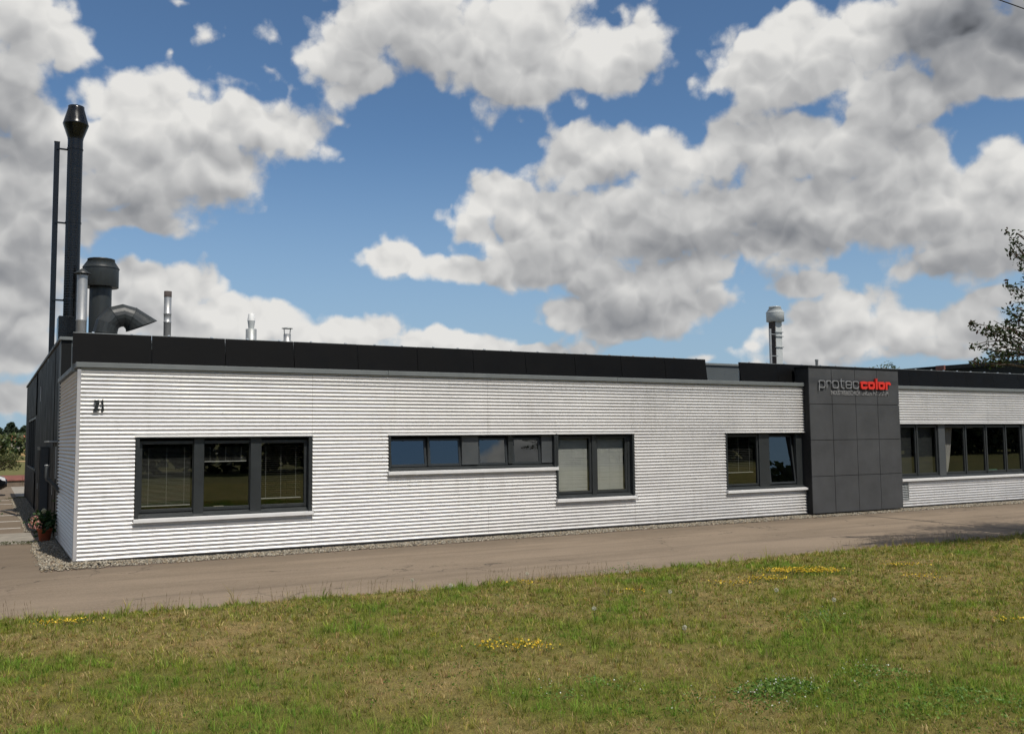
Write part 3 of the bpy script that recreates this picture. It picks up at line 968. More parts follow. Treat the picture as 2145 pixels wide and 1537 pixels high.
def blind(w, x0, x1, ztop, zbot, y, ang, mat, pitch=0.024, depth=0.025, railmat='blind', headrail=True):
    """venetian blind: slats, cords and rails"""
    m = MB()
    z = ztop
    ca, sa = math.cos(ang), math.sin(ang)
    r = random.Random(int(x0 * 100))
    while z > zbot + 0.01:
        t = 0.0006
        dz = r.uniform(-0.0015, 0.0015)
        yy, zz = depth / 2 * ca, depth / 2 * sa
        p = [(x0, y - yy, z - zz + dz), (x0, y, z + 0.0015 + dz), (x0, y + yy, z + zz + dz), (x0, y + yy, z + zz - t + dz), (x0, y, z + 0.0009 + dz), (x0, y - yy, z - zz - t + dz)]
        m.prism(p, (x1 - x0, 0, r.uniform(-0.002, 0.002)))
        z -= pitch
    o = m.build('blind_slats', M[mat], w)
    o['kind'] = 'stuff'
    for k in (0.13, 0.5, 0.87):
        xx = x0 + (x1 - x0) * k
        MB().box(xx - 0.0015, xx + 0.0015, y - 0.016, y - 0.013, zbot, ztop).build('blind_cord', M['blind'], w)
    MB().box(x0, x1, y - 0.014, y + 0.014, zbot - 0.012, zbot + 0.006, 0.003).build('bottom_rail', M[railmat], w)

# window with three lights, left
w1 = window(0.99, 4.36, 0.69, 2.205, 'wide window of three lights with venetian blinds near the building corner', 0.07)
for k, (a, b) in enumerate(((1.06, 2.10), (2.19, 3.18), (3.29, 4.29))):
    casement(w1, a, b, 0.785, 2.13, 0.062)
for a, b in ((2.055, 2.235), (3.135, 3.345)):
    mullion(w1, a, b, 0.70, 2.17, ch=0.02)
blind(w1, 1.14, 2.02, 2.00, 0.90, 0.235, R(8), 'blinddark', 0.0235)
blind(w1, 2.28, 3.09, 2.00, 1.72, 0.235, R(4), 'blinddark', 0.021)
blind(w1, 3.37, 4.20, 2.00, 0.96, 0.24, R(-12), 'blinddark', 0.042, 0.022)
# narrow ribbon with four tilted lights
w2 = window(6.03, 10.228, 1.44, 2.205, 'narrow ribbon window of four small tilted lights', 0.05)
def tilted(w, x0, x1, z0, z1, deg, fw=0.055):
    """bottom-hung light leaning into the room"""
    m = MB()
    bars(m, x0, x1, z0, z1, fw, 0.085, 0.135, 0.004)
    a = R(deg)
    zc, yc = z0, 0.13
    def rot(p):
        y, z = p[1] - yc, p[2] - zc
        return (p[0], yc + y * math.cos(a) + z * math.sin(a), zc - y * math.sin(a) + z * math.cos(a))
    m.v = [rot(p) for p in m.v]
    m.build('sash', M['frame'], w)
    q = MB()
    y = 0.10
    q.poly([rot(p) for p in ((x0 + fw - .004, y, z0 + fw - .004), (x1 - fw + .004, y, z0 + fw - .004), (x1 - fw + .004, y, z1 - fw + .004), (x0 + fw - .004, y, z1 - fw + .004))])
    q.build('pane', M['glass'], w)
LIGHTS = ((6.085, 6.965), (7.00, 7.80), (8.22, 8.985), (9.12, 9.875))
for k, (a, b) in enumerate(LIGHTS):
    tilted(w2, a, b, 1.515, 2.135, (7.5, 7.0, 6.0, 5.6)[k])
for a, b in ((6.970, 6.995), (7.805, 8.215), (8.99, 9.115), (9.88, 10.175)):
    MB().box(a, b, 0.07, 0.165, 1.535, 2.174, 0.003).build('infill_panel' if b - a > 0.2 else 'mullion', M['infill'] if b - a > 0.2 else M['frame'], w2)
# the deeper pair with closed blinds
w3 = window(10.232, 12.50, 0.69, 2.205, 'tall window pair with pale blinds drawn shut', 0.055)
for a, b in ((10.285, 11.30), (11.42, 12.36)):
    casement(w3, a, b, 0.785, 2.15, 0.055)
    blind(w3, a + 0.06, b - 0.06, 2.085, 0.86, 0.20, R(58), 'blind', 0.0225)
mullion(w3, 11.30, 11.42, 0.70, 2.17, ch=0.01, yf=0.07)
MB().box(12.365, 12.442, 0.09, 0.165, 0.74, 2.172, 0.003).build('jamb', M['frame'], w3)
# pair beside the portal, right light tilted
w4 = window(15.48, 18.45, 0.70, 2.205, 'window beside the dark sign wall with one light tilted open', 0.05)
casement(w4, 15.535, 16.72, 0.80, 2.15, 0.05)
mullion(w4, 16.73, 17.10, 0.71, 2.17, ch=0.01, yf=0.07)
tilted(w4, 17.12, 18.10, 0.80, 2.14, 6.0)
MB().box(18.11, 18.39, 0.07, 0.165, 0.74, 2.172, 0.003).build('jamb', M['frame'], w4)
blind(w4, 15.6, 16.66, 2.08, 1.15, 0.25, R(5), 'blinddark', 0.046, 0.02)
# the long ribbon right of the portal
w5 = window(22.302, 44.98, 0.80, 2.44, 'long ribbon window right of the dark sign wall', 0.05)
xs5 = [22.36, 23.22, 24.20, None, 24.50, 25.55, 26.60, 27.62, 28.5, None, 28.8, 29.9, 31.0, 32.1, None, 32.5, 33.7, 34.9, 36.1, None, 36.5, 37.7, 38.9, 40.1]
prev = None
for x in xs5:
    if x is None:
        mullion(w5, prev, prev + 0.31, 0.82, 2.40, ch=0.005, yf=0.06, name='pier', mat='infill')
        prev = None
        continue
    if prev is not None:
        casement(w5, prev + 0.02, x - 0.02, 0.89, 2.38, 0.055)
        MB().box(x - 0.019, x + 0.019, 0.08, 0.165, 0.86, 2.40).build('mullion', M['frame'], w5)
    prev = x
for a, b in ((22.43, 23.15), (23.29, 24.13)):
    MB().box(a, b, 0.24, 0.244, 0.90, 2.36).build('roller_blind', M['infill'], w5)
# louvre grille low on the right
gr = MB()
bars(gr, 22.225, 22.615, 0.175, 0.695, 0.03, -0.03, 0.01)
gr = gr.build('grille', M['galv'], OB)
MB().box(22.25, 22.59, 0.011, 0.05, 0.20, 0.67).build('grille_back', M['black'], gr)
for k in range(9):
    z = 0.222 + k * 0.051
    MB().prism([(22.255, 0.005, z + 0.030), (22.255, -0.022, z), (22.255, -0.022, z + 0.003), (22.255, 0.005, z + 0.033)], (0.33, 0, 0)).build('slat', M['galv'], gr)

# ------------------------------------------------------------------ black parapet panels
pan_y0, pan_y1 = 0.32, 0.40
def parapet(x0, x1, ztop=4.13):
    m = MB()
    m.prism([(x0, pan_y0, 3.578), (x0, pan_y0 + 0.035, 3.578), (x0, pan_y1 + 0.035, ztop), (x0, pan_y1, ztop)], (x1 - x0, 0, 0))
    o = m.build('parapet_panel', M['black'], OB)
    MB().box(x0 + 0.004, x1 - 0.004, pan_y1 + 0.002, pan_y1 + 0.030, ztop, ztop + 0.010).build('edge_rail', M['galv'], o)
    for fx in (0.22 + 0.1 * random.random(), 0.72 + 0.1 * random.random()):
        xx = x0 + (x1 - x0) * fx
        MB().box(xx - 0.022, xx + 0.022, pan_y1 - 0.006, pan_y1 + 0.035, ztop + 0.002, ztop + 0.030, 0.004).build('clamp', M['clamp'], o)
for i in range(11):
    x0 = -0.10 + i * 1.392
    parapet(x0 + 0.006, x0 + 1.386, 4.155 + 0.004 * random.random())
for i in range(12):
    x0 = 16.40 + i * 1.39
    parapet(x0 + 0.003, x0 + 1.387, 4.115 + 0.004 * random.random())
MB().box(-0.1, 15.2, 0.46, 0.50, 3.44, 3.9).box(16.46, 33.0, 0.46, 0.50, 3.44, 3.9).build('panel_support', M['galv'], OB)

# ------------------------------------------------------------------ dark sign wall (portal) with its sixteen panels
PX = [18.36, 19.255, 20.21, 21.135, 22.07]
PZ = [-0.03, 0.985, 1.985, 2.985, 3.985]
PY = -0.235
MB().box(18.375, 22.055, -0.205, 0.295, -0.035, 3.985).build('portal_core', M['core'], OB)
MB().box(18.355, 22.075, -0.24, 0.30, 3.988, 4.045, 0.004).build('portal_coping', M['hall'], OB)
for i in range(4):
    for j in range(4):
        d = random.uniform(-0.0015, 0.0015)
        MB().box(PX[i] + 0.007, PX[i + 1] - 0.007, PY + d, PY + 0.028 + d, PZ[j] + 0.007, PZ[j + 1] - 0.007, 0.0015).build('facade_panel', M['fibre'], OB)

# lettering on it
def rr(x0, y0, x1, y1, r, a0=0.0, a1=1.0, n=4):
    """rounded rectangle as a list of points, anticlockwise from the middle of the right side"""
    pts = [(x1, (y0 + y1) / 2)]
    for cx, cy, s in ((x1 - r, y1 - r, 0), (x0 + r, y1 - r, 90), (x0 + r, y0 + r, 180), (x1 - r, y0 + r, 270)):
        for k in range(n + 1):
            a = R(s + 90.0 * k / n)
            pts.append((cx + r * math.cos(a), cy + r * math.sin(a)))
    pts.append((x1, (y0 + y1) / 2))
    return pts

def stroke(mb, pts, w, M3, depth, closed=False):
    """flat ribbon of width w along pts, extruded; M3 maps (u, v, d) to world"""
    n = len(pts)
    L, Rr = [], []
    for i in range(n):
        if closed:
            a, b = pts[(i - 1) % (n - 1)], pts[(i + 1) % (n - 1)] if i < n - 1 else pts[1]
        else:
            a, b = pts[max(0, i - 1)], pts[min(n - 1, i + 1)]
        p = pts[i]
        d1 = Vector((p[0] - a[0], p[1] - a[1])) if a != p else Vector((b[0] - p[0], b[1] - p[1]))
        d2 = Vector((b[0] - p[0], b[1] - p[1])) if b != p else d1
        d1.normalize()
        d2.normalize()
        t = d1 + d2
        t = t.normalized() if t.length > 1e-6 else d1
        nn = Vector((-t.y, t.x))
        k = 1.0 / max(0.6, nn.dot(Vector((-d1.y, d1.x))))
        L.append((p[0] + nn.x * w / 2 * k, p[1] + nn.y * w / 2 * k))
        Rr.append((p[0] - nn.x * w / 2 * k, p[1] - nn.y * w / 2 * k))
    for i in range(n - 1):
        q = [Rr[i], Rr[i + 1], L[i + 1], L[i]]
        vs = [M3(u, v, 0) for u, v in q] + [M3(u, v, depth) for u, v in q]
        mb.add(vs, [(0, 1, 2, 3), (7, 6, 5, 4), (0, 4, 5, 1), (1, 5, 6, 2), (2, 6, 7, 3), (3, 7, 4, 0)])

def glyph(ch, w, s):
    """strokes of a squarish rounded face; x-height 1, width w, stroke s (centre lines)"""
    h = s / 2
    x0, x1, y0, y1 = h, w - h, h, 1 - h
    r = min(0.30, (x1 - x0) / 2, (y1 - y0) / 2) * (0.9 if s < 0.2 else 0.55)
    ring = rr(x0, y0, x1, y1, r)
    n = len(ring)
    mid = (y0 + y1) / 2
    if ch == 'o':
        return [(ring, True)]
    if ch == 'p':
        return [(ring, True), ([(x0, mid + 0.2), (x0, -0.36)], False)]
    if ch == 'c':
        return [([(x1, y1 - r - 0.05)] + ring[1:-1] + [(x1, y0 + r + 0.05)], False)]
    if ch == 'e':
        return [([(x0, mid), (x1, mid)] + ring[1:-1] + [(x1, y0 + r + 0.02)], False)]
    if ch == 'r':
        arc = [(x0 + r - r * math.cos(a), y1 - r + r * math.sin(a)) for a in [R(k * 22.5) for k in range(5)]]
        return [([(x0, 0)] + arc + [(x1 - r * 0.6, y1), (x1, y1 - r * 0.6), (x1, y1 - r - 0.06)], False)]
    if ch == 't':
        xs = w * 0.30
        arc = [(xs + r - r * math.cos(a), y0 + r - r * math.sin(a)) for a in [R(k * 22.5) for k in range(5)]]
        return [([(xs, 1.30)] + arc + [(x1, y0)], False), ([(0, y1), (w, y1)], False)]
    if ch == 'l':
        return [([(w / 2, 0), (w / 2, 1.42)], False)]
    if ch == '2':
        return [([(x0, 0.74), (x0 + 0.06, 0.90), (w / 2, 1 - h), (x1 - 0.05, 0.90), (x1, 0.72), (x1 - 0.08, 0.52), (x0, h), (x1 + h, h)], False)]
    if ch == '1':
        return [([(x0, 0.70), (x1 - 0.02, 0.96), (x1 - 0.02, 0.0)], False)]

CS = empty('company_sign', (20.2, PY, 3.40), 'raised company lettering in silver and red on the dark sign wall', 'sign')
def letters(word, x, z, xh, widths, s, mat, depth, gap):
    for ch in word:
        w = widths[ch]
        m = MB()
        for k, (pts, cl) in enumerate(glyph(ch, w, s)):
            e = 0.002 * k
            stroke(m, pts, s, lambda u, v, d: (x + u * xh, PY - 0.018 - e - d, z + v * xh), depth - 2 * e, cl)
        m.build('letter', mat, CS)
        x += (w + gap) * xh
    return x
XH = 0.218
letters('protec', 18.70, 3.432, XH, {'p': 1.14, 'r': 0.86, 'o': 1.14, 't': 0.86, 'e': 1.14, 'c': 1.10}, 0.105, M['letter'], 0.035, 0.23)
letters('color', 20.375, 3.424, 0.224, {'c': 1.22, 'o': 1.26, 'l': 0.42, 'r': 1.0}, 0.34, M['redletter'], 0.055, 0.13)
fc = bpy.data.curves.new('slogan', 'FONT')
fc.body = 'INDUSTRIEBESCHICHTUNGEN MIT SYSTEM'
fc.size = 0.17
fc.extrude = 0.006
fc.offset = 0.0015
fo = bpy.data.objects.new('slogan_text', fc)
COL.objects.link(fo)
bpy.context.view_layer.update()
dg = bpy.context.evaluated_depsgraph_get()
sm = bpy.data.meshes.new_from_object(fo.evaluated_get(dg))
COL.objects.unlink(fo)
bpy.data.objects.remove(fo)
co = np.empty(len(sm.vertices) * 3, dtype=np.float32)
sm.vertices.foreach_get('co', co)
co = co.reshape(-1, 3)
wid = co[:, 0].max() - co[:, 0].min()
hei = co[:, 1].max() - co[:, 1].min()
co[:, 0] = (co[:, 0] - co[:, 0].min()) * (2.375 / wid)
co[:, 1] = (co[:, 1] - co[:, 1].min()) * (0.125 / hei)
co = np.stack([co[:, 0], -co[:, 2], co[:, 1]], -1)
sm.vertices.foreach_set('co', np.ascontiguousarray(co, dtype=np.float32).ravel())
sm.materials.clear()
sm.materials.append(M['slogan'])
sm.update()
so_ = link_mesh('slogan_lettering', sm, CS, (19.207, PY - 0.010, 3.245))

HN = empty('house_number', (0.33, -0.03, 2.68), 'black house number 21 on the silver corrugated wall', 'number')
x = 0.245
for ch, w in (('2', 0.50), ('1', 0.34)):
    m = MB()
    for k, (pts, cl) in enumerate(glyph(ch, w, 0.24)):
        stroke(m, pts, 0.24, lambda u, v, d: (x + u * 0.205, -0.045 - d, 2.68 + v * 0.205), 0.012, cl)
    m.build('digit', M['digit'], HN)
    x += (w + 0.06) * 0.205

# ================================================================== the tall dark hall behind
HA = empty('production_hall', (0, 5, GZ), 'taller anthracite hall behind the corrugated front building', 'building')
HZ = 4.47
holes = [(16.2, 23.4, 1.20, 3.02)]
m = MB()
for a, b, c, d in rects(5.0, 26.0, GZ - 0.05, HZ, holes):
    m.box(0.0, 0.2, a, b, c, d)
m.build('side_wall', M['hall'], HA)
MB().box(0.205, 40.0, 5.0, 5.2, 3.3, HZ).build('front_wall', M['hallgrey'], HA)
MB().box(39.8, 40.0, 5.2, 26.0, GZ, HZ).box(0.2, 39.8, 25.8, 26.0, GZ, HZ).build('rear_wall', M['hall'], HA)
MB().box(0.2, 39.8, 5.2, 25.8, 4.30, 4.36).build('roof_deck', M['roof'], HA)
for a, b in ((-0.05, 8.0), (8.004, 16.0), (16.004, 24.0), (24.004, 32.0), (32.004, 40.05)):
    MB().box(a, b, 4.95, 5.24, HZ + 0.002, HZ + 0.075, 0.005).build('coping', M['coping'], HA)
MB().box(-0.05, 0.24, 5.244, 26.05, HZ + 0.002, HZ + 0.075, 0.005).build('coping', M['hallgrey'], HA)
MB().box(-0.012, -0.001, 5.02, 5.55, GZ + 0.05, HZ).build('corner_panel', M['hallgrey'], HA)
for y in np.arange(7.0, 26.0, 1.0):                       # cassette joints
    if 16.0 < y < 23.5:
        continue
    MB().box(-0.012, -0.001, y + 0.012, y + 0.988, GZ + 0.02, HZ - 0.02, 0.002).build('wall_panel', M['hall'], HA)
for y in (16.0, 17.0, 18.0, 19.0, 20.0, 21.0, 22.0, 22.99):
    y1 = min(y + 0.988, 23.95)
    MB().box(-0.012, -0.001, y + 0.012, y1, GZ + 0.02, 1.15, 0.002).build('wall_panel', M['hall'], HA)
    MB().box(-0.012, -0.001, y + 0.012, y1, 3.06, HZ - 0.02, 0.002).build('wall_panel', M['hall'], HA)
m = MB()
m.box(-0.03, 0.10, 16.2, 23.4, 1.20, 1.25).box(0.0, 0.10, 16.2, 23.4, 2.96, 3.02)
for y in (16.2, 17.95, 19.75, 21.55, 23.33):
    m.box(0.0, 0.10, y, y + 0.07, 1.25, 2.96)
hw = m.build('window', M['frame'], HA)
for y in (16.27, 18.02, 19.82, 21.62):
    q = MB()
    q.poly([(0.05, y, 1.25), (0.05, y, 2.96), (0.05, y + 1.72, 2.96), (0.05, y + 1.72, 1.25)])
    q.build('pane', M['glass'], hw)
MB().box(0.9, 1.0, 15.5, 24.0, 0, 3.6).build('inner_wall', M['inwall'], HA)
MB().box(-0.03, -0.013, 13.70, 13.86, 3.40, 3.86).build('vent_slot', M['lightgrey'], HA)
# entrance on the side: door, thin canopy, wall cabinet, pipe
d_ = MB().box(-0.022, -0.013, 5.75, 6.75, GZ + 0.03, 2.02).build('door', M['black'], HA)
MB().tube([(-0.07, 5.86, 0.9), (-0.07, 5.86, 1.2)], 0.012, 8).build('handle', M['steel'], d_)
MB().box(-0.20, -0.014, 5.3, 7.2, 2.13, 2.16, 0.004).build('canopy', M['lightgrey'], HA)
MB().tube([(-0.05, 5.12, 1.30), (-0.05, 5.12, 2.03)], 0.012, 8).build('conduit', M['lightgrey'], HA)
cb_ = empty('wall_cabinet', (-0.1, 9.4, GZ), 'tall grey metal cabinet standing against the dark side wall', 'cabinet')
MB().box(-0.215, -0.014, 8.7, 10.2, GZ, 1.99, 0.008).build('body', M['infill'], cb_)
MB().box(-0.225, -0.014, 8.69, 10.21, 1.992, 2.01, 0.003).build('lid', M['frame'], cb_)
for y in (8.73, 9.47):
    q = MB().box(-0.224, -0.216, y, y + 0.70, GZ + 0.08, 1.93, 0.002).build('door', M['black'], cb_)
    MB().box(-0.236, -0.225, y + (0.62 if y < 9 else 0.04), y + (0.66 if y < 9 else 0.08), 0.9, 1.05).build('handle', M['galv'], q)
vp = empty('vent_pipe', (-0.02, 4.5, 1.2), 'bent grey vent pipe leaving the shaded corrugated side wall', 'pipe')
MB().tube([(0.01, 4.55, 1.02), (-0.05, 4.55, 1.10), (-0.075, 4.55, 1.16), (-0.24, 4.55, 1.32), (-0.255, 4.55, 1.36), (-0.255, 4.55, 1.62)], 0.045, 14, False).build('pipe', M['hallgrey'], vp)
MB().lathe((-0.255, 4.55, 1.62), [(0.046, -0.02), (0.052, -0.015), (0.052, 0.012), (0.036, 0.012), (0.036, -0.1)], 14, cap=False).build('collar', M['galv'], vp)

# ================================================================== rooftop plant
RZ = 4.36
ch = empty('chimney', (0.51, 10.0, RZ), 'tall black flue with double-cone cap and side post on the roof', 'chimney')
prof = [(0.200, RZ)]
z = RZ + 0.02
while z < 10.72:
    prof += [(0.200, z), (0.2018, z + 0.012), (0.2018, z + 0.024), (0.200, z + 0.036)]
    z += 0.072
prof.append((0.200, 10.74))
MB().lathe((0.51, 10.0, 0), prof, 28).build('flue', M['blackflue'], ch)
MB().lathe((0.51, 10.0, 0), [(0.205, 10.70), (0.215, 10.76), (0.335, 11.12), (0.342, 11.14), (0.335, 11.16), (0.215, 11.60), (0.215, 11.66), (0.19, 11.66), (0.19, 11.5)], 28).build('cap', M['blackflue'], ch)
MB().box(0.19, 0.82, 9.75, 10.5, RZ, 5.62, 0.01).build('base', M['blackflue'], ch)
po = MB().box(-0.015, 0.125, 10.15, 10.28, RZ, 10.62, 0.006).build('support_post', M['blackflue'], ch)
MB().box(-0.02, 0.13, 10.145, 10.285, 10.621, 10.635).build('post_cap', M['hall'], po)
for z in (10.40, 8.28, 6.08):
    MB().box(0.05, 0.42, 10.11, 10.149, z, z + 0.045).build('bracket', M['blackflue'], ch)
    MB().lathe((0.51, 10.0, z), [(0.212, 0.0), (0.212, 0.045)], 28, cap=False).build('pipe_clip', M['blackflue'], ch)
ex = empty('exhaust_cowl', (1.17, 9.0, RZ), 'big dark grey exhaust duct with a bulky round hood', 'exhaust')
MB().lathe((1.17, 9.0, 0), [(0.285, RZ), (0.285, 6.42)], 20).build('duct', M['greyduct'], ex)
MB().lathe((1.17, 9.0, 0), [(0.30, 6.38), (0.455, 6.36), (0.46, 6.37), (0.46, 6.88)], 14).build('hood', M['greyduct'], ex)
MB().lathe((1.17, 9.0, 0), [(0.475, 6.875), (0.475, 6.90), (0.345, 7.10), (0.355, 7.105), (0.355, 7.14), (0.31, 7.14), (0.31, 6.9)], 14).build('hood_cone', M['greyduct'], ex)
el_ = empty('elbow_duct', (1.22, 8.2, RZ), 'dark grey air duct bent over to the right with slanted mouth', 'duct')
rings = [((1.22, RZ), (1, 0), .31), ((1.22, 5.02), (1, 0), .31), ((1.28, 5.27), (0.90, -0.36), .31), ((1.45, 5.46), (0.52, -0.82), .31), ((1.67, 5.52), (0.06, -0.99), .31), ((1.87, 5.45), (-0.40, -0.90), .325)]
vs = []
ns = 20
for (cx, cz), (ax, az_), r in rings:
    for j in range(ns):
        a = 2 * math.pi * j / ns
        vs.append((cx + ax * math.cos(a) * r, 8.2 + math.sin(a) * r, cz + az_ * math.cos(a) * r))
for j in range(ns):
    a = 2 * math.pi * j / ns
    vs.append((2.14 - 0.40 * math.cos(a), 8.2 + math.sin(a) * 0.33, 5.25 - 0.17 * math.cos(a)))
fs = [(i * ns + j, i * ns + (j + 1) % ns, (i + 1) * ns + (j + 1) % ns, (i + 1) * ns + j) for i in range(len(rings)) for j in range(ns)]
e_ = MB().add(vs, fs, False)
e_.build('duct', M['greyduct'], el_)
for (cx, cz), (ax, az_), r in (rings[1], rings[3], rings[5]):
    q = MB()
    q.tube([(cx + ax * math.cos(2 * math.pi * j / ns) * (r + .004), 8.2 + math.sin(2 * math.pi * j / ns) * (r + .004), cz + az_ * math.cos(2 * math.pi * j / ns) * (r + .004)) for j in range(ns + 1)], 0.008, 5, False)
    q.build('seam', M['greyduct'], el_)
p1 = empty('flue_pipe', (0.63, 8.0, RZ), 'stainless steel flue pipe with conical rain cap before the chimney', 'pipe')
MB().lathe((0.63, 8.0, 0), [(0.128, RZ), (0.128, 5.28), (0.133, 5.29), (0.133, 5.32), (0.128, 5.33), (0.128, 6.50)], 24).build('pipe', M['steel'], p1)
MB().lathe((0.63, 8.0, 0), [(0.21, 6.535), (0.21, 6.545), (0.02, 6.68)], 24).build('rain_cap', M['greyduct'], p1)
for k in range(3):
    a = 2.1 * k
    MB().tube([(0.63 + .12 * math.cos(a), 8 + .12 * math.sin(a), 6.45), (0.63 + .15 * math.cos(a), 8 + .15 * math.sin(a), 6.56)], 0.01, 5).build('strut', M['steel'], p1)
p2 = empty('flue_pipe', (2.77, 8.0, RZ), 'slim jointed steel flue pipe with a sooty open top', 'pipe')
pr_ = [(0.098, RZ)]
for z in (5.35, 5.58):
    pr_ += [(0.098, z), (0.104, z + 0.005), (0.104, z + 0.03), (0.098, z + 0.035)]
MB().lathe((2.77, 8.0, 0), pr_ + [(0.098, 6.06)], 20).build('pipe', M['steel'], p2)
MB().lathe((2.77, 8.0, 0), [(0.102, 6.06), (0.102, 6.22), (0.085, 6.22), (0.085, 6.1)], 20, cap=False).build('mouth', M['rust'], p2)
p3 = empty('roof_vent', (4.80, 7.0, RZ), 'light grey waisted roof vent on a wider sleeve', 'vent')
MB().lathe((4.80, 7.0, 0), [(0.145, RZ), (0.145, 5.17), (0.10, 5.18)], 24).build('sleeve', M['galv'], p3)
MB().lathe((4.80, 7.0, 0), [(0.075, 5.16), (0.078, 5.22), (0.102, 5.40)], 20).build('neck', M['lightgrey'], p3)
MB().lathe((4.80, 7.0, 0), [(0.104, 5.40), (0.100, 5.45), (0.082, 5.58), (0.072, 5.60)], 20).build('head', M['white'], p3)
p4 = empty('roof_vent', (5.80, 7.0, RZ), 'short steel roof pipe under a flat rain disc on thin legs', 'vent')
MB().lathe((5.80, 7.0, 0), [(0.14, RZ), (0.14, 4.88), (0.10, 4.90), (0.10, 5.08)], 20).build('pipe', M['steel'], p4)
MB().lathe((5.80, 7.0, 0), [(0.155, 5.235), (0.155, 5.245), (0.02, 5.275)], 20).build('rain_disc', M['galv'], p4)
for k in range(4):
    a = 0.6 + math.pi / 2 * k
    MB().tube([(5.80 + .095 * math.cos(a), 7 + .095 * math.sin(a), 5.02), (5.80 + .125 * math.cos(a), 7 + .125 * math.sin(a), 5.24)], 0.007, 5).build('leg', M['galv'], p4)
p5 = empty('exhaust_stack', (24.5, 7.25, RZ), 'pale grey square exhaust stack with round hood, towards the right', 'exhaust')
MB().box(24.50, 24.83, 7.02, 7.36, RZ, 6.50, 0.008).build('shaft', M['lightgrey'], p5)
MB().box(24.470, 24.498, 7.03, 7.35, RZ, 6.45).build('side_panel', M['rust'], p5)
MB().lathe((24.66, 7.19, 0), [(0.25, 6.44), (0.335, 6.46), (0.335, 6.78)], 20).build('hood', M['lightgrey'], p5)
MB().lathe((24.66, 7.19, 0), [(0.343, 6.782), (0.343, 6.80), (0.215, 6.98), (0.23, 6.985), (0.23, 7.03), (0.20, 7.03), (0.20, 6.9)], 20).build('hood_cone', M['lightgrey'], p5)
for z in (6.02, 5.86, 5.45):
    MB().box(24.44, 24.86, 6.985, 7.015, z, z + 0.03).build('band', M['galv'], p5)
p6 = empty('flue_pipe', (24.05, 6.95, RZ), 'thin bright steel pipe beside the pale exhaust stack', 'pipe')
MB().lathe((24.13, 6.95, 0), [(0.048, RZ), (0.048, 6.13)], 16).build('pipe', M['steel'], p6)
for z in (5.1, 5.92):
    MB().box(24.17, 24.50, 6.93, 6.97, z, z + 0.03).build('bracket', M['galv'], p6)
p7 = MB().lathe((0, 0, 0), [(0.055, 0), (0.055, 0.62), (0.065, 0.63), (0.065, 0.70)], 14).build('vent_stub', M['galv'])
p7.location = (26.6, 7.0, RZ)
tag(p7, 'short grey vent stub just right of the pale exhaust stack', 'vent')

# ================================================================== other buildings
B2 = empty('neighbour_hall', (44, 14, GZ), 'black hall with sloping roof and red verge far right behind', 'building')
MB().prism([(44.0, 14.0, GZ), (64.0, 14.0, GZ), (64.0, 14.0, 7.2), (44.0, 14.0, 5.62)], (0, 16, 0)).build('wall', M['hall'], B2)
MB().prism([(43.55, 13.6, 5.60), (64.4, 13.6, 7.25), (64.4, 13.6, 7.47), (43.55, 13.6, 5.82)], (0, 16.8, 0)).build('roof', M['black'], B2)
MB().prism([(43.42, 13.58, 5.58), (43.545, 13.58, 5.59), (43.545, 13.58, 5.84), (43.42, 13.58, 5.83)], (0, 0.5, 0)).build('verge', M['redcap'], B2)
def far_house(x, y, w, d, eave, ridge, wallmat, roofmat, name, label, cat):
    h = empty(name, (x, y, GZ), label, cat)
    MB().prism([(x - w / 2, y - d / 2, GZ), (x - w / 2, y + d / 2, GZ), (x - w / 2, y + d / 2, eave), (x - w / 2, y, ridge - 0.1), (x - w / 2, y - d / 2, eave)], (w, 0, 0)).build('wall', M[wallmat], h)
    q = MB()
    e = 0.4
    q.prism([(x - w / 2 - e, y - d / 2 - e, eave - 0.15), (x - w / 2 - e, y, ridge), (x - w / 2 - e, y, ridge + 0.15), (x - w / 2 - e, y - d / 2 - e, eave)], (w + 2 * e, 0, 0))
    q.prism([(x - w / 2 - e, y + d / 2 + e, eave - 0.15), (x - w / 2 - e, y + d / 2 + e, eave), (x - w / 2 - e, y, ridge + 0.15), (x - w / 2 - e, y, ridge)], (w + 2 * e, 0, 0))
    q.build('roof', M[roofmat], h)
    for k in range(int(w // 2.6)):
        xx = x - w / 2 + 1.4 + k * 2.6
        f = MB().box(xx - .5, xx + .5, y - d / 2 - 0.03, y - d / 2 - 0.002, 0.9, 2.1).build('window', M['frame'], h)
far_house(7.6, 302, 5.4, 7.5, 2.9, 4.6, 'render', 'rooftile', 'farmhouse', 'far small house with red tiled roof below the wood', 'house')
far_house(-8.5, 306, 22, 9, 3.2, 4.75, 'wallstone', 'greyroof', 'barn', 'far long barn with grey roof left of the red-roofed house', 'barn')

# ================================================================== vegetation
def leaf_mesh(centres, size, cols, seed, droop=0.0, aspect=0.45):
    """kite-shaped leaves at the given points; returns verts, quads, colours"""
    r = np.random.default_rng(seed)
    n = len(centres)
    a = r.uniform(0, 2 * np.pi, n)
    el = r.uniform(-0.9, 0.9, n) - droop
    d = np.stack([np.cos(a) * np.cos(el), np.sin(a) * np.cos(el), np.sin(el)], -1)
    u = np.cross(d, r.normal(size=(n, 3)))
    u /= np.linalg.norm(u, axis=1, keepdims=True) + 1e-9
    s = (size * r.uniform(0.6, 1.25, n))[:, None]
    nrm = np.cross(d, u)
    v = np.stack([centres - d * s * 0.5, centres + u * s * aspect * 0.5 + nrm * s * 0.08, centres + d * s * 0.5, centres - u * s * aspect * 0.5 + nrm * s * 0.08], 1)
    f = np.arange(4 * n).reshape(n, 4)
    cols = np.asarray(cols)
    c = cols[r.integers(0, len(cols), n)] * r.uniform(0.7, 1.3, (n, 1))
    return v.reshape(-1, 3), f, np.repeat(c, 4, axis=0)

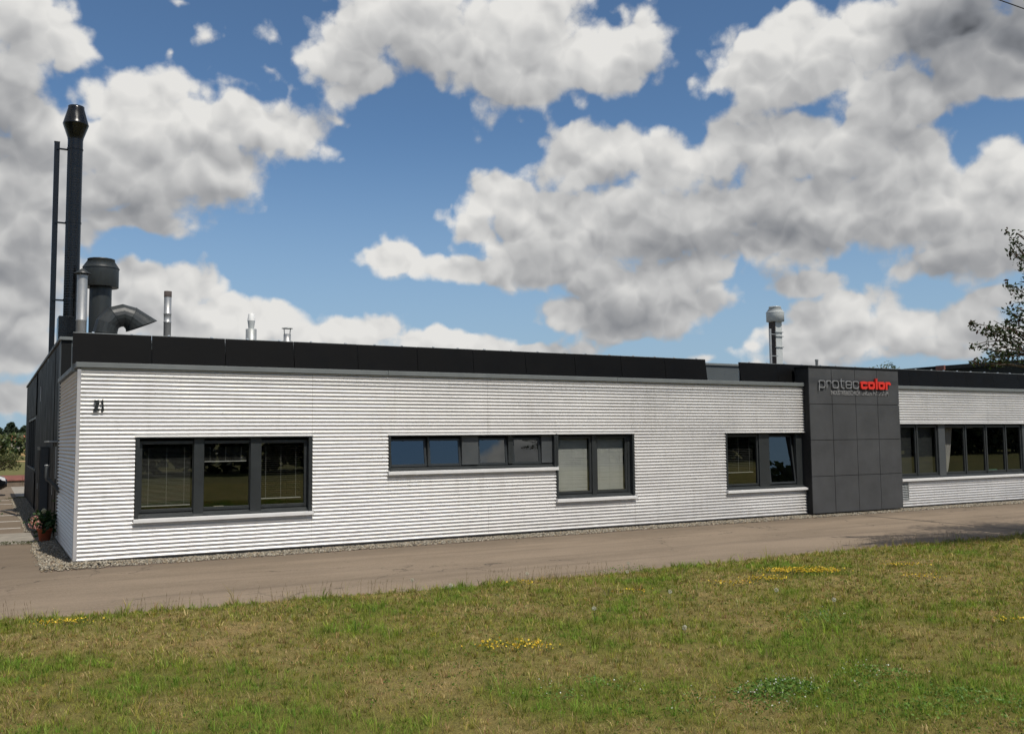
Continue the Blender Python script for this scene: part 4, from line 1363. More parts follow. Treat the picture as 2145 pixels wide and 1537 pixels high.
GREENS = [(0.045, 0.075, 0.022), (0.060, 0.090, 0.028), (0.035, 0.060, 0.020), (0.075, 0.100, 0.035)]
DARKG = [(0.025, 0.042, 0.016), (0.034, 0.052, 0.020), (0.042, 0.062, 0.022)]

def clump_points(clumps, per, seed, flat=0.75):
    r = np.random.default_rng(seed)
    out = []
    for (x, y, z, rad) in clumps:
        k = max(6, int(per * rad * rad))
        p = r.normal(size=(k, 3))
        p /= np.linalg.norm(p, axis=1, keepdims=True)
        p *= (r.uniform(0.15, 1.0, k) ** 0.45)[:, None] * rad
        p[:, 2] *= flat
        out.append(p + (x, y, z))
    return np.concatenate(out)

def limb(mb, a, b, r0, r1, seed, n=7, segs=5, bend=0.12):
    r = random.Random(seed)
    a, b = Vector(a), Vector(b)
    L = (b - a).length
    off = Vector((r.uniform(-1, 1), r.uniform(-1, 1), r.uniform(0.0, 1.0))) * L * bend
    pts = [a.lerp(b, i / segs) + off * math.sin(math.pi * i / segs) for i in range(segs + 1)]
    mb.tube(pts, [r0 + (r1 - r0) * i / segs for i in range(segs + 1)], n)
    return pts

def tree(name, label, base, h, crown, per, leaf, cols, seed, group=None, cat='tree', trunk_r=0.12, extra=None, droop=0.2, fork=0.45):
    """tapered trunk, limbs to every clump, leaves through the clumps"""
    t0 = empty(name, base, label, cat, group)
    r = random.Random(seed)
    mb = MB()
    bx, by, bz = base
    top = (bx + r.uniform(-.2, .2), by + r.uniform(-.2, .2), bz + h * fork)
    limb(mb, (bx, by, bz - 0.05), top, trunk_r, trunk_r * 0.6, seed, 9, 5, 0.03)
    for k, (x, y, z, rad) in enumerate(crown):
        ps = limb(mb, top, (x, y, z), trunk_r * 0.42, 0.012, seed + k, 5, 5, 0.08)
        for q in range(3):
            tip = (x + r.uniform(-1, 1) * rad * .8, y + r.uniform(-1, 1) * rad * .8, z + r.uniform(-.5, .7) * rad)
            limb(mb, ps[3], tip, 0.016, 0.005, seed + 31 * k + q, 4, 3, 0.08)
    if extra:
        for k, (pa, pb, ra) in enumerate(extra):
            limb(mb, pa, pb, ra, 0.004, seed + 900 + k, 5, 6, 0.05)
    mb.build('trunk', M['bark'], t0)
    pts = clump_points(crown, per, seed)
    if extra:
        rr_ = np.random.default_rng(seed + 5)
        for (pa, pb, ra) in extra:
            pa, pb = np.array(pa), np.array(pb)
            k = int(np.linalg.norm(pb - pa) * 95)
            tt_ = rr_.uniform(0.2, 1.03, k)[:, None]
            pts = np.concatenate([pts, pa + (pb - pa) * tt_ + rr_.normal(size=(k, 3)) * (0.03 + 0.10 * (1 - tt_)) + (0, 0, -0.02)])
    v, f, c = leaf_mesh(pts, leaf, cols, seed, droop)
    o = np_mesh('crown', v - np.array(base), f, M['leaf'], c)
    o.parent = t0
    return t0

# fruit tree at the right edge: only its left boughs reach into the picture
rt = random.Random(3)
CR = []
for k in range(80):
    a, b = rt.uniform(0, 2 * math.pi), rt.uniform(-1, 1)
    CR.append((19.3 + 3.2 * math.cos(a) * math.sqrt(rt.random()), -8.5 + 1.15 * math.sin(a) * math.sqrt(rt.random()), 4.6 + 1.3 * b, rt.uniform(0.45, 0.75)))
CR += [(15.6, -8.0, 4.5, 0.22), (15.3, -8.0, 4.1, 0.22), (15.3, -8.0, 3.7, 0.24), (15.75, -8.0, 5.7, 0.15), (15.78, -8.0, 5.95, 0.13), (14.85, -8.0, 4.0, 0.16), (14.8, -8.0, 3.65, 0.16), (14.75, -8.0, 3.4, 0.14), (15.95, -8.0, 4.2, 0.42), (16.05, -8.1, 3.7, 0.42), (15.9, -8.0, 4.8, 0.26)]
for k in range(22):
    CR.append((rt.uniform(15.0, 18.2), -9.35 + rt.uniform(-0.3, 0.3), rt.uniform(4.5, 6.0), rt.uniform(0.38, 0.55)))
EXT = [((16.3, -8.1, 3.9), (14.22, -8.0, 4.12), 0.02), ((16.0, -8.05, 3.8), (14.25, -8.0, 3.72), 0.018), ((16.1, -8.1, 3.6), (14.20, -8.0, 3.42), 0.016),
       ((15.7, -8.0, 3.9), (14.55, -8.0, 3.98), 0.014), ((15.9, -8.0, 3.7), (14.9, -8.0, 3.45), 0.014),
       ((15.9, -8.0, 4.3), (15.0, -8.0, 4.02), 0.014), ((16.2, -8.0, 4.6), (15.32, -8.0, 4.95), 0.014), ((16.3, -8.1, 5.0), (15.42, -8.0, 5.98), 0.014),
       ((16.3, -8.1, 5.0), (15.50, -8.0, 5.62), 0.014), ((15.9, -8.1, 4.2), (15.2, -8.0, 4.45), 0.012), ((15.7, -8.0, 3.6), (14.75, -8.0, 3.55), 0.012)]
tree('fruit_tree', 'dark leafy fruit tree reaching in at the right edge', (18.9, -8.6, GZ), 6.0, CR, 800, 0.085, DARKG + [(0.05, 0.07, 0.025), (0.07, 0.035, 0.025)], 21, trunk_r=0.13, extra=EXT, droop=0.5)
# tree whose top shows above the roof at the right
CT = [(72.1, 40, 8.55, 0.7), (71.3, 40.3, 8.0, 0.9), (73.0, 40.2, 7.9, 1.0), (72.2, 40.5, 7.2, 1.3), (71.2, 41, 6.6, 1.3), (73.4, 41, 6.5, 1.3), (72.3, 39.5, 6.0, 1.5), (70.9, 40, 5.4, 1.1), (73.6, 40, 5.3, 1.2)]
tree('roadside_tree', 'green treetop peeping over the roof right of the sign', (72.2, 40.3, GZ), 9.0, CT, 130, 0.26, [(0.075, 0.095, 0.035), (0.09, 0.11, 0.04), (0.06, 0.08, 0.03)], 7, trunk_r=0.16)
# bush at the left behind the low wall, further bushes
def bush(name, label, x, y, w, h, leaf, per, cols, seed):
    r = random.Random(seed)
    cl = []
    for k in range(16):
        a = r.uniform(0, 6.28)
        q = math.sqrt(r.random())
        cl.append((x + w * q * math.cos(a), y + 0.7 * w * q * math.sin(a), GZ + h * (0.25 + 0.62 * r.random() * (1 - 0.5 * q)), r.uniform(0.25, 0.4) * w))
    return tree(name, label, (x, y, GZ), h, cl, per, leaf, cols, seed, cat='bush', trunk_r=0.06, fork=0.2)
OLIVE = [(0.080, 0.092, 0.030), (0.062, 0.075, 0.026), (0.10, 0.105, 0.038), (0.05, 0.06, 0.02)]
bush('garden_bush', 'olive green bush behind the low red-capped wall at left', -0.75, 50.0, 1.15, 2.15, 0.15, 700, OLIVE, 4)
bush('garden_bush', 'broad bush left of the parked dark car', -5.2, 49.0, 1.9, 2.6, 0.17, 200, OLIVE, 6)
# hedge line and wood in the distance
def mass(name, label, cat, x0, x1, y0, y1, hfun, n, leaf, cols, seed, kind='stuff'):
    r = np.random.default_rng(seed)
    x = r.uniform(x0, x1, n)
    y = r.uniform(y0, y1, n)
    top = hfun(x, r)
    z = GZ + top * (r.uniform(0, 1, n) ** 0.6)
    v, f, c = leaf_mesh(np.stack([x, y, z], -1), leaf, cols, seed, 0.0, 0.8)
    return tag(np_mesh(name, v, f, M['leaf'], c), label, cat, kind=kind)
mass('hedgerow', 'green hedgerow across the field beyond the yard', 'hedge', -90, 60, 128, 134, lambda x, r: 2.5 + 1.3 * noise2(x, 0 * x, 0.16, 5) + 0.5 * noise2(x, 0 * x, 0.9, 6), 22000, 0.55, OLIVE + GREENS, 15)
def forest_h(x, r):
    # pointed crowns side by side
    w = 7.0
    k = np.floor(x / w)
    ph = np.abs(x / w - k - 0.5) * 2
    hh = np.sin(k * 12.9898) * 43758.5453
    hh = hh - np.floor(hh)
    return (11.5 + 3.0 * hh) * (1 - 0.42 * ph ** 1.4) + 2.0 * noise2(x, 0 * x, 0.013, 2)
FOR = [(0.020, 0.034, 0.020), (0.026, 0.042, 0.024), (0.034, 0.050, 0.026)]
mass('distant_wood', 'dark wood on the horizon at far left', 'wood', -330, 330, 600, 612, forest_h, 60000, 2.4, FOR, 16)
# trees across the meadow on the viewer's side, seen only as reflections in the panes
def wood_h(x, r):
    return 5.0 + 3.0 * noise2(x, 0 * x, 0.11, 9) + 5.0 * np.exp(-((x - 29) / 5.0) ** 2) + 3.0 * np.exp(-((x - 60) / 9.0) ** 2)
mass('yard_wood', 'belt of trees beside the yard, mirrored in the hall window', 'wood', -19, -14.5, -12, 34, lambda x, r: 6.5 + 2.5 * r.uniform(0, 1, len(x)), 24000, 0.6, OLIVE + GREENS, 18)
mass('meadow_wood', 'dark belt of trees across the meadow, mirrored in the windows', 'wood', -60, 130, -56, -47, wood_h, 60000, 0.95, DARKG, 17)

# ================================================================== yard at the left
lw = empty('low_wall', (-5, 37.4, GZ), 'low brown wall with sloping red cap at the end of the yard', 'wall')
for i in range(17):
    x0 = -16 + i * 1.25
    MB().box(x0 + 0.006, x0 + 1.244, 37.3, 37.6, GZ - 0.05, 0.16, 0.006).build('block', M['wallstone'], lw)
    MB().prism([(x0 + 0.004, 37.24, 0.162), (x0 + 0.004, 37.9, 0.162), (x0 + 0.004, 37.9, 0.44), (x0 + 0.004, 37.24, 0.20)], (1.242, 0, 0)).build('cap_piece', M['redcap'], lw)
bd = empty('field_board', (3.7, 150, GZ), 'small tan board standing in the field before the hedgerow', 'board')
MB().box(3.3, 4.15, 149.9, 149.95, 0.15, 1.45).build('panel', M['tan'], bd)
for x in (3.36, 4.04):
    MB().box(x, x + 0.07, 149.96, 150.02, GZ - 0.2, 1.5).build('post', M['bark'], bd)
MB().poly([(-70, 210, GZ + 0.004), (60, 210, GZ + 0.004), (60, 285, GZ + 0.004), (-70, 285, GZ + 0.004)])
q = MB()
q.poly([(-70, 112, GZ + 0.01), (60, 112, GZ + 0.01), (60, 120, GZ + 0.01), (-70, 120, GZ + 0.01)])
tag(q.build('stubble_strip', M['tan']), kind='structure')

def flower_pot(x, y, s, label, seed, full=True):
    p = empty('flower_pot', (x, y, GZ), label, 'flower pot', 'terracotta flower pots in the yard')
    m = MB()
    m.lathe((x, y, GZ), [(0.105 * s, 0.0), (0.15 * s, 0.27 * s), (0.165 * s, 0.275 * s), (0.17 * s, 0.33 * s), (0.145 * s, 0.33 * s), (0.14 * s, 0.29 * s)], 20)
    m.build('pot', M['terracotta'], p)
    MB().lathe((x, y, GZ), [(0.14 * s, 0.285 * s), (0.14 * s, 0.295 * s)], 16).build('soil', M['bark'], p)
    r = np.random.default_rng(seed)
    n = 300 if full else 40
    pt = r.normal(size=(n, 3)) * (0.12 * s, 0.12 * s, 0.13 * s) + (x, y, GZ + 0.48 * s)
    v, f, c = leaf_mesh(pt, 0.11 * s, [(0.03, 0.075, 0.02), (0.045, 0.10, 0.03), (0.02, 0.05, 0.016)], seed, 0.0, 0.7)
    o = np_mesh('foliage', v - np.array((x, y, GZ)), f, M['leaf'], c)
    o.parent = p
    q = MB()
    for k in range(8):
        a = k * 0.8
        q.tube([(x, y, GZ + 0.28 * s), (x + 0.07 * s * math.cos(a), y + 0.07 * s * math.sin(a), GZ + 0.5 * s)], 0.006, 5)
    q.build('stem', M['bark'], p)
    for k, (dx, dy, dz, rad) in enumerate(((-0.21, -0.05, 0.52, 0.095), (-0.25, 0.02, 0.42, 0.085), (-0.15, -0.12, 0.41, 0.09), (-0.03, 0.05, 0.72, 0.045)) if full else ()):
        k_ = 90
        pp = r.normal(size=(k_, 3))
        pp = pp / np.linalg.norm(pp, axis=1, keepdims=True) * rad * s
        v, f, c = leaf_mesh(pp + (x + dx * s, y + dy * s, GZ + dz * s), 0.035 * s, [(0.75, 0.38, 0.36), (0.8, 0.55, 0.48), (0.7, 0.30, 0.30)] if k < 3 else [(0.75, 0.70, 0.55)], seed + k, 0, 1.0)
        o = np_mesh('bloom', v - np.array((x, y, GZ)), f, M['petal'], c)
        o.parent = p
flower_pot(-0.24, 5.0, 0.98, 'terracotta pot with pink hydrangea by the building corner', 31)
flower_pot(-1.335, 7.0, 1.25, 'terracotta pot at the left edge of the yard', 33, False)

# parked car, only its nose is in the picture
def car(x, y):
    c = empty('parked_car', (x, y, GZ), 'black parked car with bright headlamp at the left edge', 'car')
    st_ = [(-2.05, .45, .80, .62), (-1.95, .30, .95, .78), (-1.3, .22, 1.02, .85), (-0.6, .20, 1.0, .87), (0.6, .20, .98, .87), (1.3, .22, .92, .85), (1.85, .28, .80, .76), (2.08, .40, .68, .60)]
    vs = []
    for (lx, z0, z1, hw) in st_:
        for (yy, zz) in ((-hw * .9, z0), (-hw, z0 + (z1 - z0) * .35), (-hw * .97, z0 + (z1 - z0) * .75), (-hw * .82, z1), (hw * .82, z1), (hw * .97, z0 + (z1 - z0) * .75), (hw, z0 + (z1 - z0) * .35), (hw * .9, z0)):
            vs.append((x + lx, y + yy, GZ + zz))
    fs = [(i * 8 + j, i * 8 + (j + 1) % 8, (i + 1) * 8 + (j + 1) % 8, (i + 1) * 8 + j) for i in range(len(st_) - 1) for j in range(8)]
    fs += [tuple(range(8)), tuple(range((len(st_) - 1) * 8, len(st_) * 8))[::-1]]
    MB().add(vs, fs, True).build('body', M['carpaint'], c)
    cab = [(-1.85, .96, .72), (-1.25, 1.42, .62), (0.15, 1.44, .62), (0.95, .96, .74)]
    vs = [(x + lx, y + s * hw, GZ + zz) for (lx, zz, hw) in cab for s in (-1, 1)]
    MB().add(vs, [(0, 2, 3, 1), (2, 4, 5, 3), (4, 6, 7, 5), (0, 6, 4, 2), (1, 3, 5, 7), (0, 1, 7, 6)]).build('cabin_glass', M['carglass'], c)
    MB().add([(x - 1.25, y - .6, GZ + 1.43), (x + .15, y - .6, GZ + 1.45), (x + .15, y + .6, GZ + 1.45), (x - 1.25, y + .6, GZ + 1.43), (x - 1.15, y - .5, GZ + 1.475), (x + .05, y - .5, GZ + 1.49), (x + .05, y + .5, GZ + 1.49), (x - 1.15, y + .5, GZ + 1.475)],
             [(0, 1, 5, 4), (1, 2, 6, 5), (2, 3, 7, 6), (3, 0, 4, 7), (4, 5, 6, 7)]).build('roof', M['carpaint'], c)
    for lx in (-1.32, 1.32):
        for s in (-1, 1):
            yy = y + s * 0.80
            w_ = MB().tube([(x + lx, yy - 0.10, GZ + 0.31), (x + lx, yy + 0.10, GZ + 0.31)], 0.31, 22).build('wheel', M['tyre'], c)
            MB().tube([(x + lx, yy + s * 0.09, GZ + 0.31), (x + lx, yy + s * 0.115, GZ + 0.31)], 0.19, 16).build('rim', M['chrome'], w_)
    for s in (-1, 1):
        MB().prism([(x + 1.70, y + s * .62, GZ + .72), (x + 2.03, y + s * .55, GZ + .64), (x + 2.00, y + s * .50, GZ + .77), (x + 1.70, y + s * .55, GZ + .88)], (0, s * 0.12, 0)).build('headlight', M['lamp'], c)
        MB().box(x + 0.62, x + 0.78, y + s * .80 - .06, y + s * .80 + .06, GZ + 1.0, GZ + 1.13, .02).build('mirror', M['carpaint'], c)
    MB().box(x + 2.03, x + 2.07, y - 0.4, y + 0.4, GZ + 0.50, GZ + 0.58).build('grille', M['chrome'], c)
car(-2.72, 27.6)

# ================================================================== overhead line
tag(MB().tube([(-45, -5.85, 12.75)] + [(x, -5.85, 12.27 + 0.48 * ((x - 15) / 60.0) ** 2) for x in np.linspace(-30, 60, 16)] + [(75, -5.85, 12.75)], 0.013, 6).build('overhead_cable', M['cable']),
    'thin black overhead cable crossing the top right corner of the sky', 'cable')
for x in (-45.0, 75.0):
    p = empty('utility_pole', (x, -5.85, GZ), 'wooden utility pole at the ' + ('far left' if x < 0 else 'far right') + ' end of the overhead cable', 'pole', 'poles of the overhead line')
    MB().tube([(x, -5.72, GZ - 0.3), (x, -5.72, 13.2)], [0.14, 0.09], 10).build('shaft', M['bark'], p)
    MB().box(x - 0.05, x + 0.05, -5.95, -5.6, 12.6, 12.72).build('bracket', M['galv'], p)
# narrow dark strip laid across the path
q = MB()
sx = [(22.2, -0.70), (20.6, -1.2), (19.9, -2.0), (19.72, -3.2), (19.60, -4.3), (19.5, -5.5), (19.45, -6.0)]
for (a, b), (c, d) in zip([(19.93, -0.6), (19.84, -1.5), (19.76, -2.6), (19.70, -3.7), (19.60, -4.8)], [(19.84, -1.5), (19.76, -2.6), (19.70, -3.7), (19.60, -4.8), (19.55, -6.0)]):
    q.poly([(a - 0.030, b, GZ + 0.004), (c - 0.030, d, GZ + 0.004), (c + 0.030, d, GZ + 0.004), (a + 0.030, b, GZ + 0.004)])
tag(q.build('dark_strip', M['cable']), kind='structure')

# ================================================================== things behind the panes
cu = empty('curtain', (25.0, 0.4, 0.8), 'white curtain gathered behind the long ribbon window', 'curtain')
vs, fs = [], []
nz, nu = 14, 26
for i in range(nz):
    z = 0.92 + i * (2.30 - 0.92) / (nz - 1)
    w = 0.16 + 0.34 * max(0.0, (z - 0.95) / 1.35) ** 0.7
    for j in range(nu):
        u = j / (nu - 1)
        vs.append((24.75 + 0.10 + u * w, 0.40 + 0.03 * math.sin(u * 34), z))
for i in range(nz - 1):
    for j in range(nu - 1):
        fs.append((i * nu + j, i * nu + j + 1, (i + 1) * nu + j + 1, (i + 1) * nu + j))
MB().add(vs, fs, True).build('cloth', M['curtain'], cu)
MB().tube([(24.6, 0.40, 2.31), (26.4, 0.40, 2.31)], 0.012, 6).build('rod', M['steel'], cu)
MB().box(24.55, 44, 0.212, 0.62, 0.80, 0.84).build('inner_ledge', M['infill'], OB)
MB().box(1.1, 4.25, 0.212, 0.50, 0.72, 0.76).build('inner_ledge', M['infill'], OB)
def paper_stack(x, y, z, w, label, n=3):
    s = empty('paper_stack', (x, y, z), label, 'papers')
    for k in range(n):
        MB().box(x - w / 2 + 0.01 * k, x + w / 2 - 0.02 * k, y - 0.1, y + 0.1, z + 0.013 * k, z + 0.012 + 0.013 * k).build('sheaf', M['paper'], s)
paper_stack(25.62, 0.36, 0.842, 0.30, 'cream papers lying on the ledge beside the white curtain')
paper_stack(2.62, 0.34, 0.762, 0.34, 'stack of papers inside the middle light of the left window', 6)
gb = MB()
for k in range(9):
    a = random.uniform(0, 6.28)
    gb.lathe((27.05 + 0.055 * k, 0.36 + 0.04 * math.cos(a), 0.84), [(0.03, 0.0), (0.07, 0.03), (0.06, 0.08 + 0.03 * math.sin(a)), (0.02, 0.12)], 7)
tag(gb.build('crumpled_cloth', M['greenbag']), 'crumpled green cloth on the ledge behind the ribbon window', 'cloth')

# ================================================================== lawn: blades, weeds, flowers
r = np.random.default_rng(77)
F2 = np.array([F_.x, F_.y, F_.z])
Rv = np.array([R2.x, R2.y, R2.z])
Uv = np.array([U2.x, U2.y, U2.z])
Cv = np.array([CAM.x, CAM.y, CAM.z])
# tufts of grass: every tuft has its own length, colour and spread
NT_ = 128000
tx = r.uniform(-5, 30, NT_)
ty = edge_y(tx) - r.uniform(-0.03, 11.0, NT_)
side = (tx - Cv[0]) * math.cos(YAW) - (ty - Cv[1]) * math.sin(YAW)
fwd = (tx - Cv[0]) * math.sin(YAW) + (ty - Cv[1]) * math.cos(YAW)
dist = np.hypot(tx - Cv[0], ty - Cv[1])
# a margin all round the picture so that a step to the side still shows grass
keep = (fwd > 3.5) & (np.abs(side) < 0.62 * fwd + 2.0) & (r.uniform(0, 1, NT_) < np.clip(1.25 - dist / 26.0, 0.25, 1.0))
tx, ty = tx[keep], ty[keep]
td = dryness(tx, ty)
tl = r.lognormal(0.0, 0.38, len(tx)) * (0.056 - 0.026 * td)            # blade length of the tuft
tl *= np.where(r.uniform(0, 1, len(tx)) < 0.05, 1.9, 1.0)
tw = r.uniform(0.0022, 0.0058, len(tx))                                  # fine fescue to broad blades
tint_t = r.normal(1.0, 0.24, (len(tx), 1)) * np.array([1, 1, 1]) + r.normal(0, 0.08, (len(tx), 3))
nb = r.integers(5, 13, len(tx))
ti = np.repeat(np.arange(len(tx)), nb)
n = len(ti)
a = r.uniform(0, 2 * np.pi, n)
rad = np.abs(r.normal(0, 0.026, n))
x = tx[ti] + np.cos(a) * rad
y = ty[ti] + np.sin(a) * rad
ok = y < edge_y(x) + 0.05
ti, a, rad, x, y = ti[ok], a[ok], rad[ok], x[ok], y[ok]
n = len(ti)
dry = td[ti]
isdry = r.uniform(0, 1, n) < np.clip(dry * 1.15 - 0.08, 0, 1)
z = lawn_h(x, y)
length = tl[ti] * r.uniform(0.6, 1.3, n)
length *= 1 + 0.4 * np.clip(1 - (edge_y(x) - y) / 0.30, 0, 1)
wid = tw[ti] * r.uniform(0.7, 1.3, n) * np.clip(np.hypot(x - Cv[0], y - Cv[1]) / 9.0, 0.9, 1.8)
a = a + r.normal(0, 0.7, n)
lean = r.uniform(0.2, 1.0, n) + 0.35 * dry + rad * 9
dx, dy = np.cos(a), np.sin(a)
base = np.stack([x, y, z - 0.004], -1)
tw_a = a + r.uniform(-0.9, 0.9, n)
sd = np.stack([-np.sin(tw_a), np.cos(tw_a), 0 * a], -1) * wid[:, None] * 0.5
mid = base + np.stack([dx * np.sin(lean * 0.5), dy * np.sin(lean * 0.5), np.cos(lean * 0.5)], -1) * (length * 0.55)[:, None]
tip = mid + np.stack([dx * np.sin(lean), dy * np.sin(lean), np.cos(lean)], -1) * (length * 0.5)[:, None]
V = np.stack([base - sd, base + sd, mid + sd * 0.8, mid - sd * 0.8, tip], 1).reshape(-1, 3)
k5 = (np.arange(n) * 5)[:, None]
T = np.concatenate([k5 + np.array([[0, 1, 2]]), k5 + np.array([[0, 2, 3]]), k5 + np.array([[3, 2, 4]])], 0)
gc = np.array([(0.225, 0.240, 0.038), (0.255, 0.258, 0.048), (0.160, 0.192, 0.028), (0.290, 0.265, 0.066), (0.195, 0.208, 0.046)])
dc = np.array([(0.400, 0.300, 0.145), (0.470, 0.360, 0.185), (0.300, 0.225, 0.105), (0.350, 0.235, 0.120), (0.250, 0.215, 0.080)])
pick = (r.integers(0, 5, len(tx)) if True else 0)[ti]
pick = np.where(r.uniform(0, 1, n) < 0.6, pick, r.integers(0, 5, n))
col = np.where(isdry[:, None], dc[pick], gc[pick]) * np.clip(tint_t[ti], 0.35, 1.7) * r.uniform(0.75, 1.25, (n, 1))
fresh = np.clip(0.28 - dry, 0, 0.28)[:, None] / 0.28
col = np.where(isdry[:, None], col, col * (1 + fresh * np.array([-0.22, 0.12, -0.1])))
tag(np_mesh('grass', V, T, M['grass'], np.repeat(col, 5, axis=0)), 'patchy green and straw coloured lawn grass', 'grass', kind='stuff')
# broad-leaved clover and plantain between the grass
NC = 9000
cx = r.uniform(-4, 22, NC)
cy = edge_y(cx) - r.uniform(0.1, 9.0, NC)
kc = fbm2(cx, cy, 0.8, 41, 3) > 0.53
cx, cy = cx[kc], cy[kc]
cn = r.integers(2, 7, len(cx))
ci = np.repeat(np.arange(len(cx)), cn)
P = np.stack([cx[ci], cy[ci], 0 * cx[ci]], -1) + r.normal(0, 0.022, (len(ci), 3))
P[:, 2] = lawn_h(P[:, 0], P[:, 1]) + r.uniform(0.012, 0.040, len(ci))
v, f, c = leaf_mesh(P, 0.021, [(0.105, 0.175, 0.030), (0.13, 0.20, 0.036), (0.08, 0.14, 0.026)], 401, 0.0, 0.8)
tag(np_mesh('clover', v, f, M['grass'], c), 'low clover and broad leaves mixed into the lawn', 'ground cover', kind='stuff')

# tall seed stalks along the path edge
ns_ = 900
sx_ = r.uniform(-3.5, 24, ns_)
sy_ = edge_y(sx_) - r.exponential(0.10, ns_) + 0.02
keep = noise2(sx_, 0 * sx_, 1.1, 31) > 0.36
sx_, sy_ = sx_[keep], sy_[keep]
extra_x = r.uniform(-2, 14, 260)
sx_ = np.concatenate([sx_, extra_x])
sy_ = np.concatenate([sy_, edge_y(extra_x) - r.uniform(0.3, 7.0, 260)])
q = MB()
for px_, py_ in zip(sx_, sy_):
    h = random.uniform(0.09, 0.24) * (1.0 if py_ > edge_y(px_) - 0.3 else 0.6)
    a = random.uniform(0, 6.28)
    bz = float(lawn_h(px_, py_))
    lx, ly = math.cos(a) * h * 0.22, math.sin(a) * h * 0.22
    w = 0.0016
    q.add([(px_ - w, py_, bz), (px_ + w, py_, bz), (px_ + lx * .5 + w, py_ + ly * .5, bz + h * .6), (px_ + lx * .5 - w, py_ + ly * .5, bz + h * .6), (px_ + lx, py_ + ly, bz + h)], [(0, 1, 2, 3), (3, 2, 4)])
    hw = 0.0035
    q.add([(px_ + lx * .8, py_ + ly * .8 - hw, bz + h * .84), (px_ + lx * .8 + hw, py_ + ly * .8, bz + h * .86), (px_ + lx * 1.1, py_ + ly * 1.1, bz + h * 1.1), (px_ + lx * .8 - hw, py_ + ly * .8, bz + h * .86)], [(0, 1, 2), (0, 2, 3)])
M['straw'] = pbr('straw_stalk', (0.16, 0.12, 0.065), 0.9, var=0.3, vscale=3)
tag(q.build('grass_stalks', M['straw']), 'thin dry seed stalks standing along the edge of the path', 'grass', kind='stuff')

# yellow flower mats
def flower_patch(x, y, w, d, n, label, seed):
    r = np.random.default_rng(seed)
    n = int(n * 1.15)
    a = r.uniform(0, 2 * np.pi, n)
    q = np.sqrt(r.uniform(0, 1, n))
    px_, py_ = x + w * q * np.cos(a) + r.normal(0, 0.10, n), y + d * q * np.sin(a) + r.normal(0, 0.07, n)
    # screen left-right spread runs across the view, so turn the patch that way
    X_ = x + (px_ - x) * math.cos(YAW) + (py_ - y) * math.sin(YAW)
    Y_ = y - (px_ - x) * math.sin(YAW) + (py_ - y) * math.cos(YAW)
    Z_ = lawn_h(X_, Y_) + r.uniform(0.045, 0.085, n)
    v, f, c = leaf_mesh(np.stack([X_, Y_, Z_], -1), 0.026, [(0.66, 0.47, 0.04), (0.72, 0.52, 0.05), (0.55, 0.33, 0.03)], seed, 0.0, 1.0)
    o = empty('flower_patch', (x, y, float(lawn_h(x, y))), label, 'flowers', 'yellow flower patches in the lawn')
    b = np_mesh('blossoms', v - np.array(o.location), f, M['petal'], c)
    b['kind'] = 'stuff'
    b.parent = o
    k = int(n * 1.2)
    P = np.stack([np.tile(X_, 2)[:k], np.tile(Y_, 2)[:k], np.tile(Z_, 2)[:k] - 0.025], -1) + r.normal(0, 0.012, (k, 3))
    v, f, c = leaf_mesh(P, 0.022, [(0.05, 0.085, 0.02), (0.06, 0.10, 0.025)], seed + 1, 0.0, 0.6)
    b = np_mesh('leaves', v - np.array(o.location), f, M['leaf'], c)
    b['kind'] = 'stuff'
    b.parent = o
flower_patch(10.0, -7.75, 0.58, 0.24, 560, 'largest yellow flower patch, near the path to the right', 51)
flower_patch(8.95, -8.05, 0.26, 0.16, 110, 'small dense yellow flower patch left of the largest one', 52)
flower_patch(8.15, -8.10, 0.34, 0.10, 60, 'thin yellow flower streak, third to the left of the largest patch', 53)
flower_patch(3.40, -10.13, 0.36, 0.20, 140, 'yellow flower patch in the middle of the lawn, nearest the viewer', 54)
flower_patch(-0.55, -6.0, 0.28, 0.12, 80, 'yellow flower patch at the left end of the lawn by the path', 55)
flower_patch(11.9, -8.2, 0.36, 0.10, 70, 'sparse yellow flowers right of the largest patch, near the path', 56)
flower_patch(11.05, -9.15, 0.24, 0.08, 40, 'few yellow flowers below the sparse right-hand patch', 57)
flower_patch(8.8, -12.0, 0.22, 0.08, 40, 'yellow flowers at the right edge of the lawn', 58)
flower_patch(5.62, -6.35, 0.20, 0.08, 30, 'small yellow flower tuft on the path edge in the middle', 59)
flower_patch(6.42, -8.0, 0.22, 0.08, 26, 'a few yellow flowers right of the middle of the lawn', 60)

